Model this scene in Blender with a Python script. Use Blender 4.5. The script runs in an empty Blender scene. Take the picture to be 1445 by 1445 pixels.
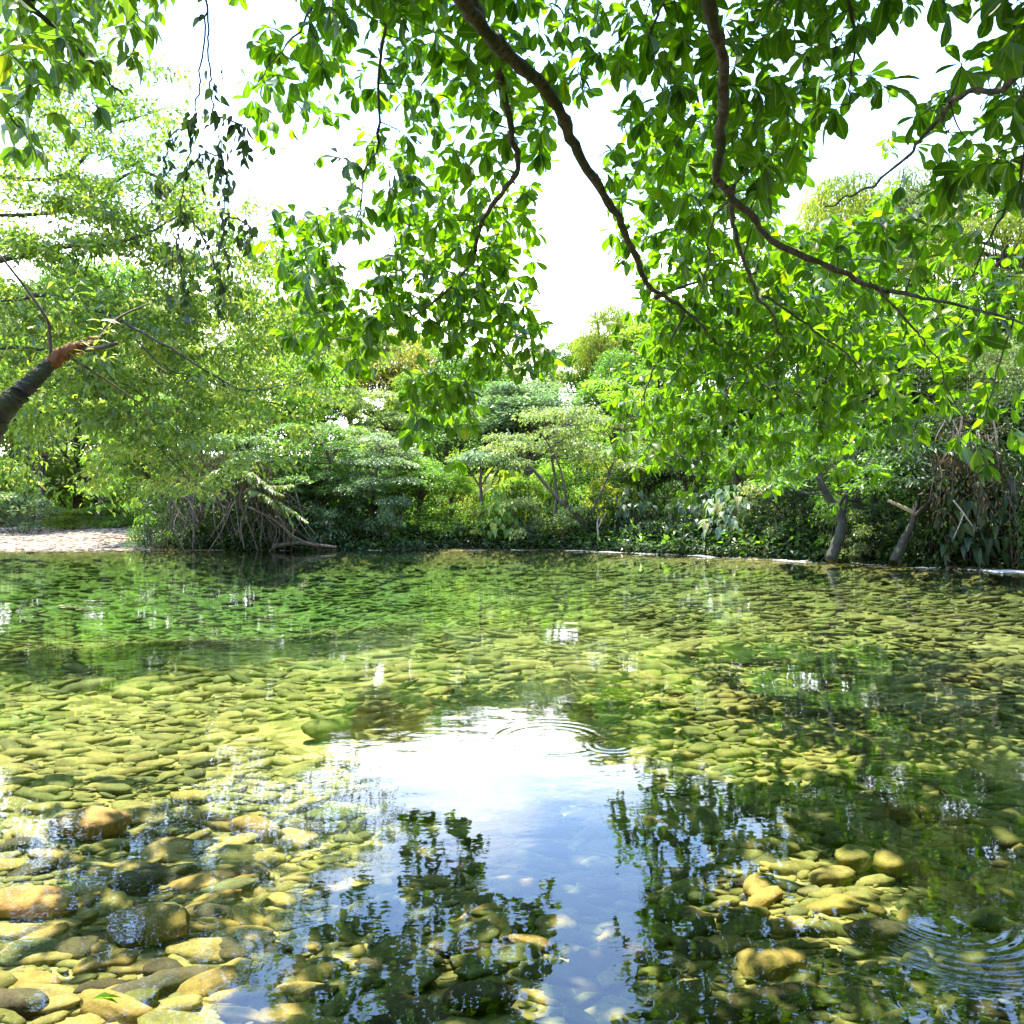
import bpy, bmesh, math, random
import numpy as np
from mathutils import Vector, noise as mnoise

S = bpy.context.scene
C = S.collection
R = math.radians
F, CX, H = 1100.0, 722.5, 1.5          # focal length and centre in photo pixels, eye height over the water

# ------------------------------------------------------------------ camera, sky, sun, exposure
cam = bpy.data.objects.new('camera', bpy.data.cameras.new('camera'))
C.objects.link(cam)
cam.location = (0, 0, H)
cam.rotation_euler = (R(90), 0, 0)
cam.data.angle = 2 * math.atan(CX / F)
cam.data.clip_start, cam.data.clip_end = 0.05, 3000
S.camera = cam

SUN_EL, SUN_AZ = R(72), R(-42)          # azimuth clockwise from +Y (the view direction)
W = bpy.data.worlds.new('World')
S.world = W
W.use_nodes = True
nt = W.node_tree
nt.nodes.clear()
def N(tree, typ, **kw):
    n = tree.nodes.new(typ)
    for k, v in kw.items():
        if k.startswith('i_'):
            n.inputs[k[2:].replace('_', ' ')].default_value = v
        else:
            setattr(n, k, v)
    return n
def L(tree, a, b):
    tree.links.new(a, b)
wo = N(nt, 'ShaderNodeOutputWorld')
bg = N(nt, 'ShaderNodeBackground', i_Strength=0.14)
sky = N(nt, 'ShaderNodeTexSky', sky_type='NISHITA', sun_disc=False, sun_elevation=SUN_EL, sun_rotation=SUN_AZ)
sky.air_density, sky.dust_density, sky.ozone_density = 1.9, 0.3, 4.0
tc = N(nt, 'ShaderNodeTexCoord')
mp = N(nt, 'ShaderNodeMapping')
mp.inputs['Scale'].default_value = (1.0, 1.0, 2.2)
mp.inputs['Location'].default_value = (0.9, 0.55, 0.1)
cn = N(nt, 'ShaderNodeTexNoise', i_Scale=2.1, i_Detail=7.0, i_Roughness=0.55)
cr = N(nt, 'ShaderNodeValToRGB')
cr.color_ramp.elements[0].position = 0.55
cr.color_ramp.elements[0].color = (.09, .09, .09, 1)
cr.color_ramp.elements[1].position = 0.72
sep = N(nt, 'ShaderNodeSeparateXYZ')
mr = N(nt, 'ShaderNodeMapRange', i_From_Min=0.25, i_From_Max=0.40, i_To_Min=1.0, i_To_Max=0.0)
mr.interpolation_type = 'SMOOTHSTEP'
mx2 = N(nt, 'ShaderNodeMath', operation='MAXIMUM')
mix = N(nt, 'ShaderNodeMix', data_type='RGBA')
L(nt, tc.outputs['Generated'], mp.inputs['Vector'])
L(nt, mp.outputs['Vector'], cn.inputs['Vector'])
L(nt, cn.outputs['Fac'], cr.inputs['Fac'])
L(nt, tc.outputs['Generated'], sep.inputs[0])
L(nt, sep.outputs['Z'], mr.inputs['Value'])
L(nt, cr.outputs['Color'], mx2.inputs[0])
L(nt, mr.outputs['Result'], mx2.inputs[1])
L(nt, mx2.outputs[0], mix.inputs['Factor'])
tn = N(nt, 'ShaderNodeMix', data_type='RGBA', blend_type='MULTIPLY'); tn.inputs['Factor'].default_value = 1
tn.inputs['B'].default_value = (1.0, 1.22, 1.6, 1)
L(nt, sky.outputs['Color'], tn.inputs['A']); L(nt, tn.outputs['Result'], mix.inputs['A'])
# clouds towards the sun's side are the brighter ones
vd = N(nt, 'ShaderNodeVectorMath', operation='DOT_PRODUCT'); vd.inputs[1].default_value = (-.25, .95, .2)
L(nt, tc.outputs['Generated'], vd.inputs[0])
cb = N(nt, 'ShaderNodeMapRange', i_From_Min=-.6, i_From_Max=.8, i_To_Min=.3, i_To_Max=1.0); L(nt, vd.outputs['Value'], cb.inputs['Value'])
cs = N(nt, 'ShaderNodeVectorMath', operation='SCALE'); cs.inputs[0].default_value = (13.2, 13.5, 14.0)
L(nt, cb.outputs[0], cs.inputs['Scale']); L(nt, cs.outputs[0], mix.inputs['B'])
L(nt, mix.outputs['Result'], bg.inputs['Color'])
L(nt, bg.outputs[0], wo.inputs['Surface'])

sun = bpy.data.objects.new('sun', bpy.data.lights.new('sun', 'SUN'))
C.objects.link(sun)
sun.data.energy = 4.9
sun.data.angle = R(0.5)
sun.data.color = (1.0, 0.93, 0.78)
sdir = Vector((math.sin(SUN_AZ) * math.cos(SUN_EL), math.cos(SUN_AZ) * math.cos(SUN_EL), math.sin(SUN_EL)))
sun.rotation_euler = sdir.to_track_quat('Z', 'Y').to_euler()
sun.location = (0, 0, 40)

S.view_settings.view_transform = 'Standard'
S.view_settings.look = 'None'
S.view_settings.gamma = 1
S.view_settings.exposure = 2.15
S.cycles.max_bounces = 10
S.cycles.diffuse_bounces = 3
S.cycles.glossy_bounces = 3
S.cycles.transmission_bounces = 4
S.cycles.transparent_max_bounces = 16
S.cycles.caustics_reflective = False
S.cycles.caustics_refractive = False
S.cycles.sample_clamp_indirect = 8
S.cycles.use_denoising = True

# ------------------------------------------------------------------ helpers
def P(px, py, d):
    """The point at photo pixel (px, py) at distance d in front of the eye."""
    return np.array(((px - CX) / F * d, d, H - (py - CX) / F * d))

def tag(o, label=None, cat=None, group=None, kind=None):
    if label: o['label'] = label
    if cat: o['category'] = cat
    if group: o['group'] = group
    if kind: o['kind'] = kind
    return o

def link(name, me, parent=None):
    o = bpy.data.objects.new(name, me)
    C.objects.link(o)
    if parent is not None:
        o.parent = parent
    return o

def empty(name, loc=(0, 0, 0), rz=0.0):
    o = bpy.data.objects.new(name, None)
    C.objects.link(o)
    o.location = loc
    o.rotation_euler = (0, 0, rz)
    o.empty_display_size = 0.2
    return o

def mesh(name, V, loops, sizes, mat=None, tint=None, vein=None, smooth=False):
    me = bpy.data.meshes.new(name)
    V = np.asarray(V, np.float32)
    loops = np.asarray(loops, np.int32)
    sizes = np.asarray(sizes, np.int32)
    me.vertices.add(len(V))
    me.vertices.foreach_set('co', V.ravel())
    me.loops.add(len(loops))
    me.loops.foreach_set('vertex_index', loops)
    me.polygons.add(len(sizes))
    st = np.zeros(len(sizes), np.int32)
    st[1:] = np.cumsum(sizes)[:-1]
    me.polygons.foreach_set('loop_start', st)
    me.polygons.foreach_set('loop_total', sizes)
    me.update(calc_edges=True)
    me.polygons.foreach_set('use_smooth', np.full(len(sizes), bool(smooth)))
    if tint is not None:
        a = me.attributes.new('tint', 'FLOAT', 'POINT')
        a.data.foreach_set('value', np.asarray(tint, np.float32))
    if vein is not None:
        a = me.attributes.new('vein', 'FLOAT', 'POINT')
        a.data.foreach_set('value', np.asarray(vein, np.float32))
    if mat: me.materials.append(mat)
    return me

class MB:
    """Collects shapes and builds them as one mesh."""
    def __init__(self):
        self.v, self.l, self.s, self.t, self.n = [], [], [], [], 0
    def add(self, V, loops, sizes, tint=None):
        self.v.append(np.asarray(V, np.float32)); self.l.append(np.asarray(loops, np.int64) + self.n)
        self.s.append(np.asarray(sizes)); self.n += len(V)
        self.t.append(np.full(len(V), 0.5) if tint is None else tint)
    def tube(self, pts, radii, sides=6, cap=True, rough=0.0, rng=None):
        pts = np.asarray(pts, float); n = len(pts)
        radii = np.broadcast_to(np.asarray(radii, float), (n,))
        T = np.gradient(pts, axis=0)
        T /= np.linalg.norm(T, axis=1)[:, None] + 1e-9
        ref = np.array((0.31, 0.17, 0.93)) if abs(T[:, 2]).mean() < 0.8 else np.array((0.93, 0.3, 0.1))
        U = np.cross(T, ref); U /= np.linalg.norm(U, axis=1)[:, None] + 1e-9
        Wv = np.cross(T, U)
        a = np.linspace(0, 2 * np.pi, sides, endpoint=False)
        rr = radii[:, None] * np.ones(sides)
        if rough and rng is not None:
            rr = rr * (1 + rng.normal(0, rough, rr.shape))
        V = pts[:, None] + rr[..., None] * (np.cos(a)[None, :, None] * U[:, None] + np.sin(a)[None, :, None] * Wv[:, None])
        i = np.arange(n - 1)[:, None] * sides; j = np.arange(sides)[None]; k = (j + 1) % sides
        q = np.stack((i + j, i + k, i + sides + k, i + sides + j), -1).reshape(-1)
        loops = [q]; sizes = [np.full((n - 1) * sides, 4)]
        if cap:
            loops.append(np.arange(sides)[::-1]); loops.append(np.arange(sides) + (n - 1) * sides)
            sizes.append(np.array((sides, sides)))
        self.add(V.reshape(-1, 3), np.concatenate(loops), np.concatenate(sizes))
    def mesh(self, name, mat, smooth=True, tint=False):
        return mesh(name, np.concatenate(self.v), np.concatenate(self.l), np.concatenate(self.s), mat,
                    np.concatenate(self.t) if tint else None, smooth=smooth)
    def build(self, name, mat, parent=None, smooth=True):
        return link(name, self.mesh(name, mat, smooth), parent)

def curve(pts, n=6):
    """Catmull-Rom through pts (any columns)."""
    p = np.asarray(pts, float)
    p = np.vstack((2 * p[0] - p[1], p, 2 * p[-1] - p[-2]))
    out = []
    for i in range(1, len(p) - 2):
        t = np.linspace(0, 1, n, endpoint=False)[:, None]
        a, b, c, d = p[i - 1], p[i], p[i + 1], p[i + 2]
        out.append(0.5 * (2 * b + (c - a) * t + (2 * a - 5 * b + 4 * c - d) * t ** 2 + (3 * b - a - 3 * c + d) * t ** 3))
    out.append(p[-2][None])
    return np.vstack(out)

def unit(v):
    return v / (np.linalg.norm(v, axis=-1, keepdims=True) + 1e-9)

# leaf shapes: x = half width, y = along, z = up; a row is (y, half width, lift)
def leaf_shape(rows, fold=0.12, droop=0.25):
    V, vein = [], []
    for y, w, *_ in rows:
        z = -droop * y * y
        V += [(-w, y, z + fold * w * 2), (0, y, z), (w, y, z + fold * w * 2)]
        vein += [1, 0, 1]
    loops, sizes = [], []
    for i in range(len(rows) - 1):
        a = 3 * i
        loops += [a, a + 1, a + 4, a + 3, a + 1, a + 2, a + 5, a + 4]
        sizes += [4, 4]
    return np.array(V, float), np.array(loops), np.array(sizes), np.array(vein, float)
LEAF_BROAD = leaf_shape([(0, .012), (.12, .02), (.3, .11), (.52, .2), (.72, .245), (.87, .2), (.96, .1), (1, .015)], .16, .22)
LEAF_OVAL = leaf_shape([(0, .01), (.08, .02), (.25, .17), (.5, .24), (.75, .16), (1, .005)], .2, .3)
LEAF_LANCE = leaf_shape([(0, .01), (.3, .13), (.6, .13), (1, .005)], .25, .25)
LEAF_HEART = leaf_shape([(0, .02), (.02, .3), (.22, .4), (.5, .34), (.8, .15), (1, .005)], .2, .35)
LEAF_SMALL = (np.array([(0, 0, 0), (.23, .45, .07), (0, 1, -.12), (-.23, .45, .07)], float),
              np.array([0, 1, 2, 0, 2, 3]), np.array([3, 3]), np.array([0, 1, 0, 1], float))
LEAF_SLIM = (np.array([(0, 0, 0), (.13, .45, .05), (0, 1, -.15), (-.13, .45, .05)], float),
             np.array([0, 1, 2, 0, 2, 3]), np.array([3, 3]), np.array([0, 1, 0, 1], float))

def leaves(name, pos, axis, nrm, size, shape, tint, mat, smooth=False):
    pos, axis, nrm = np.asarray(pos, float), unit(np.asarray(axis, float)), np.asarray(nrm, float)
    X = unit(np.cross(axis, nrm)); Z = np.cross(X, axis)
    T, lo, si, ve = shape
    n, k = len(pos), len(T)
    sz = np.broadcast_to(np.asarray(size, float), (n,))[:, None, None]
    g_ = np.random.default_rng(n)
    wd = g_.uniform(.72, 1.2, (n, 1)); cu = g_.normal(-.06, .22, (n, 1)); sk = g_.normal(0, .12, (n, 1))
    tx = T[None, :, 0] * wd + sk * T[None, :, 1] ** 2
    tz = T[None, :, 2] + cu * T[None, :, 1] ** 2
    V = pos[:, None] + sz * (tx[..., None] * X[:, None] + T[None, :, 1, None] * axis[:, None] + tz[..., None] * Z[:, None])
    loops = (np.arange(n)[:, None] * k + lo[None]).reshape(-1)
    return mesh(name, V.reshape(-1, 3), loops, np.tile(si, n), mat, np.repeat(tint, k), np.tile(ve, n), smooth)

# ------------------------------------------------------------------ materials
def new_mat(name):
    m = bpy.data.materials.new(name); m.use_nodes = True
    t = m.node_tree; t.nodes.clear()
    return m, t, N(t, 'ShaderNodeOutputMaterial')

def ramp(t, stops):
    r = N(t, 'ShaderNodeValToRGB')
    e = r.color_ramp.elements
    while len(e) < len(stops): e.new(0.5)
    for el, (p, c) in zip(e, stops):
        el.position = p; el.color = (*c, 1)
    return r

def leaf_mat(name, dark, mid, light, trans=(1.9, 2.3, 0.7), fac=0.45, rough=0.42, spec=0.5, vein=0.0, var=0.0):
    m, t, o = new_mat(name)
    at = N(t, 'ShaderNodeAttribute', attribute_name='tint')
    src = at.outputs['Fac']
    if var:
        oi = N(t, 'ShaderNodeObjectInfo')
        mm = N(t, 'ShaderNodeMath', operation='MULTIPLY_ADD'); mm.inputs[1].default_value = var; mm.inputs[2].default_value = -var / 2
        ad = N(t, 'ShaderNodeMath', operation='ADD', use_clamp=True)
        L(t, oi.outputs['Random'], mm.inputs[0]); L(t, mm.outputs[0], ad.inputs[0]); L(t, src, ad.inputs[1])
        src = ad.outputs[0]
    r = ramp(t, [(0, dark), (.5, mid), (.93, light), (1, (light[0] * 1.5, light[1] * 1.05, light[2]))])
    L(t, src, r.inputs['Fac'])
    col = r.outputs['Color']
    if vein:
        va = N(t, 'ShaderNodeAttribute', attribute_name='vein')
        vr = N(t, 'ShaderNodeMapRange', i_From_Min=0.0, i_From_Max=0.14, i_To_Min=vein, i_To_Max=0.0)
        mv = N(t, 'ShaderNodeMix', data_type='RGBA'); mv.inputs['B'].default_value = (.22, .28, .08, 1)
        L(t, va.outputs['Fac'], vr.inputs['Value']); L(t, vr.outputs['Result'], mv.inputs['Factor']); L(t, col, mv.inputs['A'])
        col = mv.outputs['Result']
    p = N(t, 'ShaderNodeBsdfPrincipled', i_Roughness=rough)
    p.inputs['Specular IOR Level'].default_value = spec
    L(t, col, p.inputs['Base Color'])
    tr = N(t, 'ShaderNodeBsdfTranslucent')
    ml = N(t, 'ShaderNodeMix', data_type='RGBA', blend_type='MULTIPLY'); ml.inputs['Factor'].default_value = 1
    ml.inputs['B'].default_value = (*trans, 1)
    L(t, col, ml.inputs['A']); L(t, ml.outputs['Result'], tr.inputs['Color'])
    ms = N(t, 'ShaderNodeMixShader'); ms.inputs[0].default_value = fac
    L(t, p.outputs[0], ms.inputs[1]); L(t, tr.outputs[0], ms.inputs[2]); L(t, ms.outputs[0], o.inputs['Surface'])
    return m

def bark_mat(name, a, b, moss=None, scale=14):
    m, t, o = new_mat(name)
    g = N(t, 'ShaderNodeNewGeometry')
    mp = N(t, 'ShaderNodeMapping'); mp.inputs['Scale'].default_value = (1, 1, .35)
    n1 = N(t, 'ShaderNodeTexNoise', i_Scale=scale, i_Detail=6.0, i_Roughness=.65)
    L(t, g.outputs['Position'], mp.inputs['Vector']); L(t, mp.outputs[0], n1.inputs['Vector'])
    r = ramp(t, [(.32, a), (.68, b)]); L(t, n1.outputs['Fac'], r.inputs['Fac'])
    col = r.outputs['Color']
    if moss:
        n2 = N(t, 'ShaderNodeTexNoise', i_Scale=5.0, i_Detail=4.0)
        L(t, g.outputs['Position'], n2.inputs['Vector'])
        rm = ramp(t, [(.48, (0, 0, 0)), (.6, (1, 1, 1))]); L(t, n2.outputs['Fac'], rm.inputs['Fac'])
        mm = N(t, 'ShaderNodeMix', data_type='RGBA'); mm.inputs['B'].default_value = (*moss, 1)
        L(t, rm.outputs['Color'], mm.inputs['Factor']); L(t, col, mm.inputs['A']); col = mm.outputs['Result']
    p = N(t, 'ShaderNodeBsdfPrincipled', i_Roughness=.85)
    L(t, col, p.inputs['Base Color'])
    bu = N(t, 'ShaderNodeBump', i_Strength=.8, i_Distance=.02)
    L(t, n1.outputs['Fac'], bu.inputs['Height']); L(t, bu.outputs[0], p.inputs['Normal'])
    L(t, p.outputs[0], o.inputs['Surface'])
    return m

M = {}
M['canopy'] = leaf_mat('canopy_leaf', (.016, .040, .006), (.038, .084, .008), (.075, .135, .010), (3.5, 3.9, .4), .5, .42, .28, .4)
M['canopy_backlit'] = leaf_mat('backlit_tint_leaf', (.026, .062, .005), (.05, .11, .008), (.10, .17, .010), (3.0, 3.2, .4), .5, .42, .28, .4)  # canopy leaf again, brighter: backlight put into the colour
M['canopy_l'] = leaf_mat('yellow_green_leaf', (.04, .08, .012), (.075, .13, .016), (.13, .18, .02), (1.8, 2.2, .6), .5, .42, .5, .6)
M['hang'] = leaf_mat('dark_hanging_leaf', (.016, .03, .011), (.03, .052, .016), (.055, .085, .024), (2.0, 2.3, .6), .42, .5)
M['fine'] = leaf_mat('fine_leaf', (.065, .10, .025), (.14, .19, .045), (.24, .29, .08), (1.6, 2.0, .6), .5, .38, .5)
M['bright'] = leaf_mat('bright_leaf', (0.069, 0.125, 0.018), (0.138, 0.225, 0.030), (0.237, 0.325, 0.050), (1.6, 2., .6), .5, .4, .5, 0, .35)
M['lime'] = leaf_mat('lime_leaf', (0.112, 0.150, 0.025), (0.213, 0.263, 0.044), (0.325, 0.350, 0.075), (1.5, 1.7, .5), .5, .42, .4, 0, .3)
M['pale'] = leaf_mat('pale_leaf', (0.106, 0.144, 0.050), (0.200, 0.244, 0.081), (0.312, 0.350, 0.138), (1.3, 1.5, .7), .5, .36, .6, 0, .3)
M['grey'] = leaf_mat('grey_green_leaf', (0.081, 0.125, 0.062), (0.150, 0.206, 0.100), (0.250, 0.312, 0.150), (1.2, 1.5, .7), .5, .34, .6, 0, .3)
M['mid'] = leaf_mat('mid_green_leaf', (0.044, 0.088, 0.018), (0.094, 0.163, 0.027), (0.163, 0.237, 0.044), (1.5, 2., .6), .5, .38, .5, 0, .3)
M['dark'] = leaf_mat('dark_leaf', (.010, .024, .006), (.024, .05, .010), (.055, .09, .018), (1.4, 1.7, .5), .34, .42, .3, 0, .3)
M['gold'] = leaf_mat('golden_leaf', (.15, .15, .02), (.28, .27, .04), (.34, .31, .05), (1.2, 1.25, .5), .4, .45, .4)
M['dry'] = leaf_mat('dry_leaf', (.04, .032, .014), (.08, .065, .028), (.14, .11, .05), (1.2, 1.1, .7), .25, .6, .3)
M['bark'] = bark_mat('dark_bark', (.008, .007, .005), (.13, .11, .085), (.028, .036, .012), 30)
M['bark_wet'] = bark_mat('wet_dark_bark', (.004, .0035, .003), (.032, .026, .019), (.022, .03, .008), 22)
M['bark_far'] = bark_mat('brown_bark', (.03, .022, .015), (.11, .085, .055))
M['bark_pale'] = bark_mat('pale_bark', (.16, .13, .09), (.34, .29, .2))
M['rot'] = bark_mat('rotten_wood', (.05, .02, .008), (.27, .105, .035), None, 30)
M['moss'] = leaf_mat('moss', (.05, .09, .01), (.1, .16, .015), (.2, .24, .02), (1.5, 1.6, .4), .35, .7, .2)

# ground: pebbly bed under the water, pink-beige gravel on the bar, dark litter on the banks
m, t, o = new_mat('ground'); M['ground'] = m
g = N(t, 'ShaderNodeNewGeometry'); sp = N(t, 'ShaderNodeSeparateXYZ'); L(t, g.outputs['Position'], sp.inputs[0])
vo = N(t, 'ShaderNodeTexVoronoi', i_Scale=7.0); L(t, g.outputs['Position'], vo.inputs['Vector'])
nz = N(t, 'ShaderNodeTexNoise', i_Scale=1.2, i_Detail=8.0, i_Roughness=.65); L(t, g.outputs['Position'], nz.inputs['Vector'])
bed = ramp(t, [(0, (.10, .095, .03)), (.5, (.19, .165, .055)), (1, (.30, .26, .10))])
vs = N(t, 'ShaderNodeSeparateColor'); L(t, vo.outputs['Color'], vs.inputs[0]); L(t, vs.outputs[0], bed.inputs['Fac'])
soil = ramp(t, [(.3, (.006, .005, .003)), (.55, (.018, .013, .008)), (.75, (.016, .02, .007))]); L(t, nz.outputs['Fac'], soil.inputs['Fac'])
grav = ramp(t, [(0, (.24, .16, .11)), (.5, (.40, .29, .21)), (1, (.54, .43, .33))]); L(t, vs.outputs[1], grav.inputs['Fac'])
at = N(t, 'ShaderNodeAttribute', attribute_name='tint')     # 1 on the gravel bar
mg = N(t, 'ShaderNodeMix', data_type='RGBA'); L(t, at.outputs['Fac'], mg.inputs['Factor']); L(t, soil.outputs[0], mg.inputs['A']); L(t, grav.outputs[0], mg.inputs['B'])
mz = N(t, 'ShaderNodeMapRange', i_From_Min=-.06, i_From_Max=.06); L(t, sp.outputs['Z'], mz.inputs['Value'])
mb = N(t, 'ShaderNodeMix', data_type='RGBA'); L(t, mz.outputs[0], mb.inputs['Factor']); L(t, bed.outputs[0], mb.inputs['A']); L(t, mg.outputs['Result'], mb.inputs['B'])
p = N(t, 'ShaderNodeBsdfPrincipled', i_Roughness=1.); p.inputs['Specular IOR Level'].default_value = 0; L(t, mb.outputs['Result'], p.inputs['Base Color'])
bu = N(t, 'ShaderNodeBump', i_Strength=.7, i_Distance=.05); bu.invert = True
L(t, vo.outputs['Distance'], bu.inputs['Height']); L(t, bu.outputs[0], p.inputs['Normal']); L(t, p.outputs[0], o.inputs['Surface'])

def stone_mat(name, stops, obj_random):
    m, t, o = new_mat(name)
    g = N(t, 'ShaderNodeNewGeometry')
    if obj_random:
        oi = N(t, 'ShaderNodeObjectInfo'); src = oi.outputs['Random']
    else:
        at = N(t, 'ShaderNodeAttribute', attribute_name='tint'); src = at.outputs['Fac']
    r = ramp(t, stops); L(t, src, r.inputs['Fac'])
    n0 = N(t, 'ShaderNodeTexNoise', i_Scale=.7, i_Detail=5.0, i_Roughness=.6); L(t, g.outputs['Position'], n0.inputs['Vector'])
    al = ramp(t, [(.42, (1, 1, 1)), (.62, (.62, .78, .72))]); L(t, n0.outputs['Fac'], al.inputs['Fac'])      # patches of algae
    ma = N(t, 'ShaderNodeMix', data_type='RGBA', blend_type='MULTIPLY'); ma.inputs['Factor'].default_value = 1
    L(t, r.outputs[0], ma.inputs['A']); L(t, al.outputs[0], ma.inputs['B'])
    n1 = N(t, 'ShaderNodeTexNoise', i_Scale=9.0, i_Detail=7.0, i_Roughness=.62); L(t, g.outputs['Position'], n1.inputs['Vector'])
    n2 = N(t, 'ShaderNodeTexNoise', i_Scale=80.0, i_Detail=4.0, i_Roughness=.6); L(t, g.outputs['Position'], n2.inputs['Vector'])
    mr = N(t, 'ShaderNodeMapRange', i_From_Min=.3, i_From_Max=.7, i_To_Min=.55, i_To_Max=1.35); L(t, n1.outputs['Fac'], mr.inputs['Value'])
    mr2 = N(t, 'ShaderNodeMapRange', i_From_Min=.3, i_From_Max=.7, i_To_Min=.8, i_To_Max=1.2); L(t, n2.outputs['Fac'], mr2.inputs['Value'])
    mm = N(t, 'ShaderNodeMath', operation='MULTIPLY'); L(t, mr.outputs[0], mm.inputs[0]); L(t, mr2.outputs[0], mm.inputs[1])
    mv = N(t, 'ShaderNodeVectorMath', operation='SCALE'); L(t, ma.outputs['Result'], mv.inputs[0]); L(t, mm.outputs[0], mv.inputs['Scale'])
    p = N(t, 'ShaderNodeBsdfPrincipled', i_Roughness=.8); p.inputs['Specular IOR Level'].default_value = .15
    L(t, mv.outputs[0], p.inputs['Base Color'])
    bu = N(t, 'ShaderNodeBump', i_Strength=.5, i_Distance=.008); L(t, n2.outputs['Fac'], bu.inputs['Height']); L(t, bu.outputs[0], p.inputs['Normal'])
    L(t, p.outputs[0], o.inputs['Surface'])
    return m
M['st_ochre'] = stone_mat('ochre_stone', [(0, (.24, .15, .042)), (.5, (.31, .215, .06)), (1, (.24, .18, .06))], True)
M['st_olive'] = stone_mat('olive_stone', [(0, (.07, .07, .02)), (.5, (.12, .115, .03)), (1, (.10, .105, .04))], True)  # olive and brown darkened to deepen the bed's shaded part
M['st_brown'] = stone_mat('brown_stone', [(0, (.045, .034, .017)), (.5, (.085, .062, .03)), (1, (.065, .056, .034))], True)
M['st_orange'] = stone_mat('orange_stone', [(0, (.42, .20, .06)), (1, (.46, .24, .09))], True)
M['st_mix'] = stone_mat('mixed_stone', [(0, (.085, .075, .035)), (.2, (.13, .12, .04)), (.45, (.18, .155, .045)), (.75, (.235, .19, .055)), (.95, (.27, .22, .08)), (1, (.20, .15, .10))], False)
M['st_bar'] = stone_mat('bar_stone', [(0, (.26, .17, .11)), (.5, (.46, .33, .23)), (1, (.60, .48, .37))], False)

# water: clear, Fresnel mirror over a tinted see-through body; ripples are a bump in world space
m, t, o = new_mat('water'); M['water'] = m
g = N(t, 'ShaderNodeNewGeometry')
def wav(scale, sx, sy, detail, rough=.5, loc=0.):
    mp = N(t, 'ShaderNodeMapping'); mp.inputs['Scale'].default_value = (sx, sy, 1); mp.inputs['Location'].default_value = (loc, loc * .7, 0)
    n = N(t, 'ShaderNodeTexNoise', i_Scale=scale, i_Detail=detail, i_Roughness=rough)
    L(t, g.outputs['Position'], mp.inputs['Vector']); L(t, mp.outputs[0], n.inputs['Vector'])
    return n.outputs['Fac']
def mth(op, a, b=None, c=None, clamp=False):
    n = N(t, 'ShaderNodeMath', operation=op, use_clamp=clamp)
    for i, v in enumerate((a, b, c)):
        if v is None: continue
        if isinstance(v, (int, float)): n.inputs[i].default_value = v
        else: L(t, v, n.inputs[i])
    return n.outputs[0]
patch = mth('MULTIPLY_ADD', wav(.35, 1, 1, 3.0, .5, 5.), 1.6, -.25, True)
h = mth('MULTIPLY', wav(1.3, .8, 1.2, 2.0), .0045)
h = mth('MULTIPLY_ADD', mth('MULTIPLY', wav(5.0, .8, 1.3, 3.0, .5, 3.), patch), .0017, h)
h = mth('MULTIPLY_ADD', mth('MULTIPLY', wav(22.0, .9, 1.1, 2.0, .5, 9.), patch), .00022, h)
gap_ = mth('MULTIPLY_ADD', wav(3.2, 1, 1, 2.0, .5, 17.), 3.2, -1.0, True)
def rings(px, py, r0, lam, amp, width, center=0.0, near=False):
    global h
    d0 = H * F / (py - CX)
    dn = N(t, 'ShaderNodeVectorMath', operation='DISTANCE'); dn.inputs[1].default_value = ((px - CX) / F * d0, d0, 0)
    L(t, g.outputs['Position'], dn.inputs[0])
    r = dn.outputs['Value']
    e = mth('DIVIDE', mth('SUBTRACT', r, center), width)
    e = mth('POWER', 2.718, mth('MULTIPLY', mth('MULTIPLY', e, e), -1.0))
    if near:                                            # the swell that has run towards the viewer only
        sy = N(t, 'ShaderNodeSeparateXYZ'); L(t, g.outputs['Position'], sy.inputs[0])
        e = mth('MULTIPLY', e, mth('MULTIPLY_ADD', sy.outputs['Y'], -5.0, d0 * 5.0, True))
    h = mth('MULTIPLY_ADD', mth('MULTIPLY', mth('MULTIPLY', mth('SINE', mth('MULTIPLY', r, 6.283 / lam)), e), gap_), amp, h)
rings(862, 1052, 0, .060, .0007, .07, .12)
rings(778, 1042, 0, .085, .0006, .10, .36)
rings(1330, 1290, 0, .044, .0010, .13, .34, True)
rings(100, 858, 0, .35, .006, .7, .0)
bu = N(t, 'ShaderNodeBump', i_Strength=1.0, i_Distance=1.0); L(t, h, bu.inputs['Height'])
fr = N(t, 'ShaderNodeFresnel', i_IOR=1.44); L(t, bu.outputs[0], fr.inputs['Normal'])
tr = N(t, 'ShaderNodeBsdfTransparent'); tr.inputs[0].default_value = (.97, .985, .96, 1)
gl = N(t, 'ShaderNodeBsdfGlossy', i_Roughness=.0); gl.inputs[0].default_value = (1, 1, 1, 1); L(t, bu.outputs[0], gl.inputs['Normal'])
ms = N(t, 'ShaderNodeMixShader'); L(t, fr.outputs[0], ms.inputs[0]); L(t, tr.outputs[0], ms.inputs[1]); L(t, gl.outputs[0], ms.inputs[2])
L(t, ms.outputs[0], o.inputs['Surface'])
va = N(t, 'ShaderNodeVolumeAbsorption', i_Density=.16); va.inputs[0].default_value = (.50, .86, .60, 1)
L(t, va.outputs[0], o.inputs['Volume'])

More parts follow.
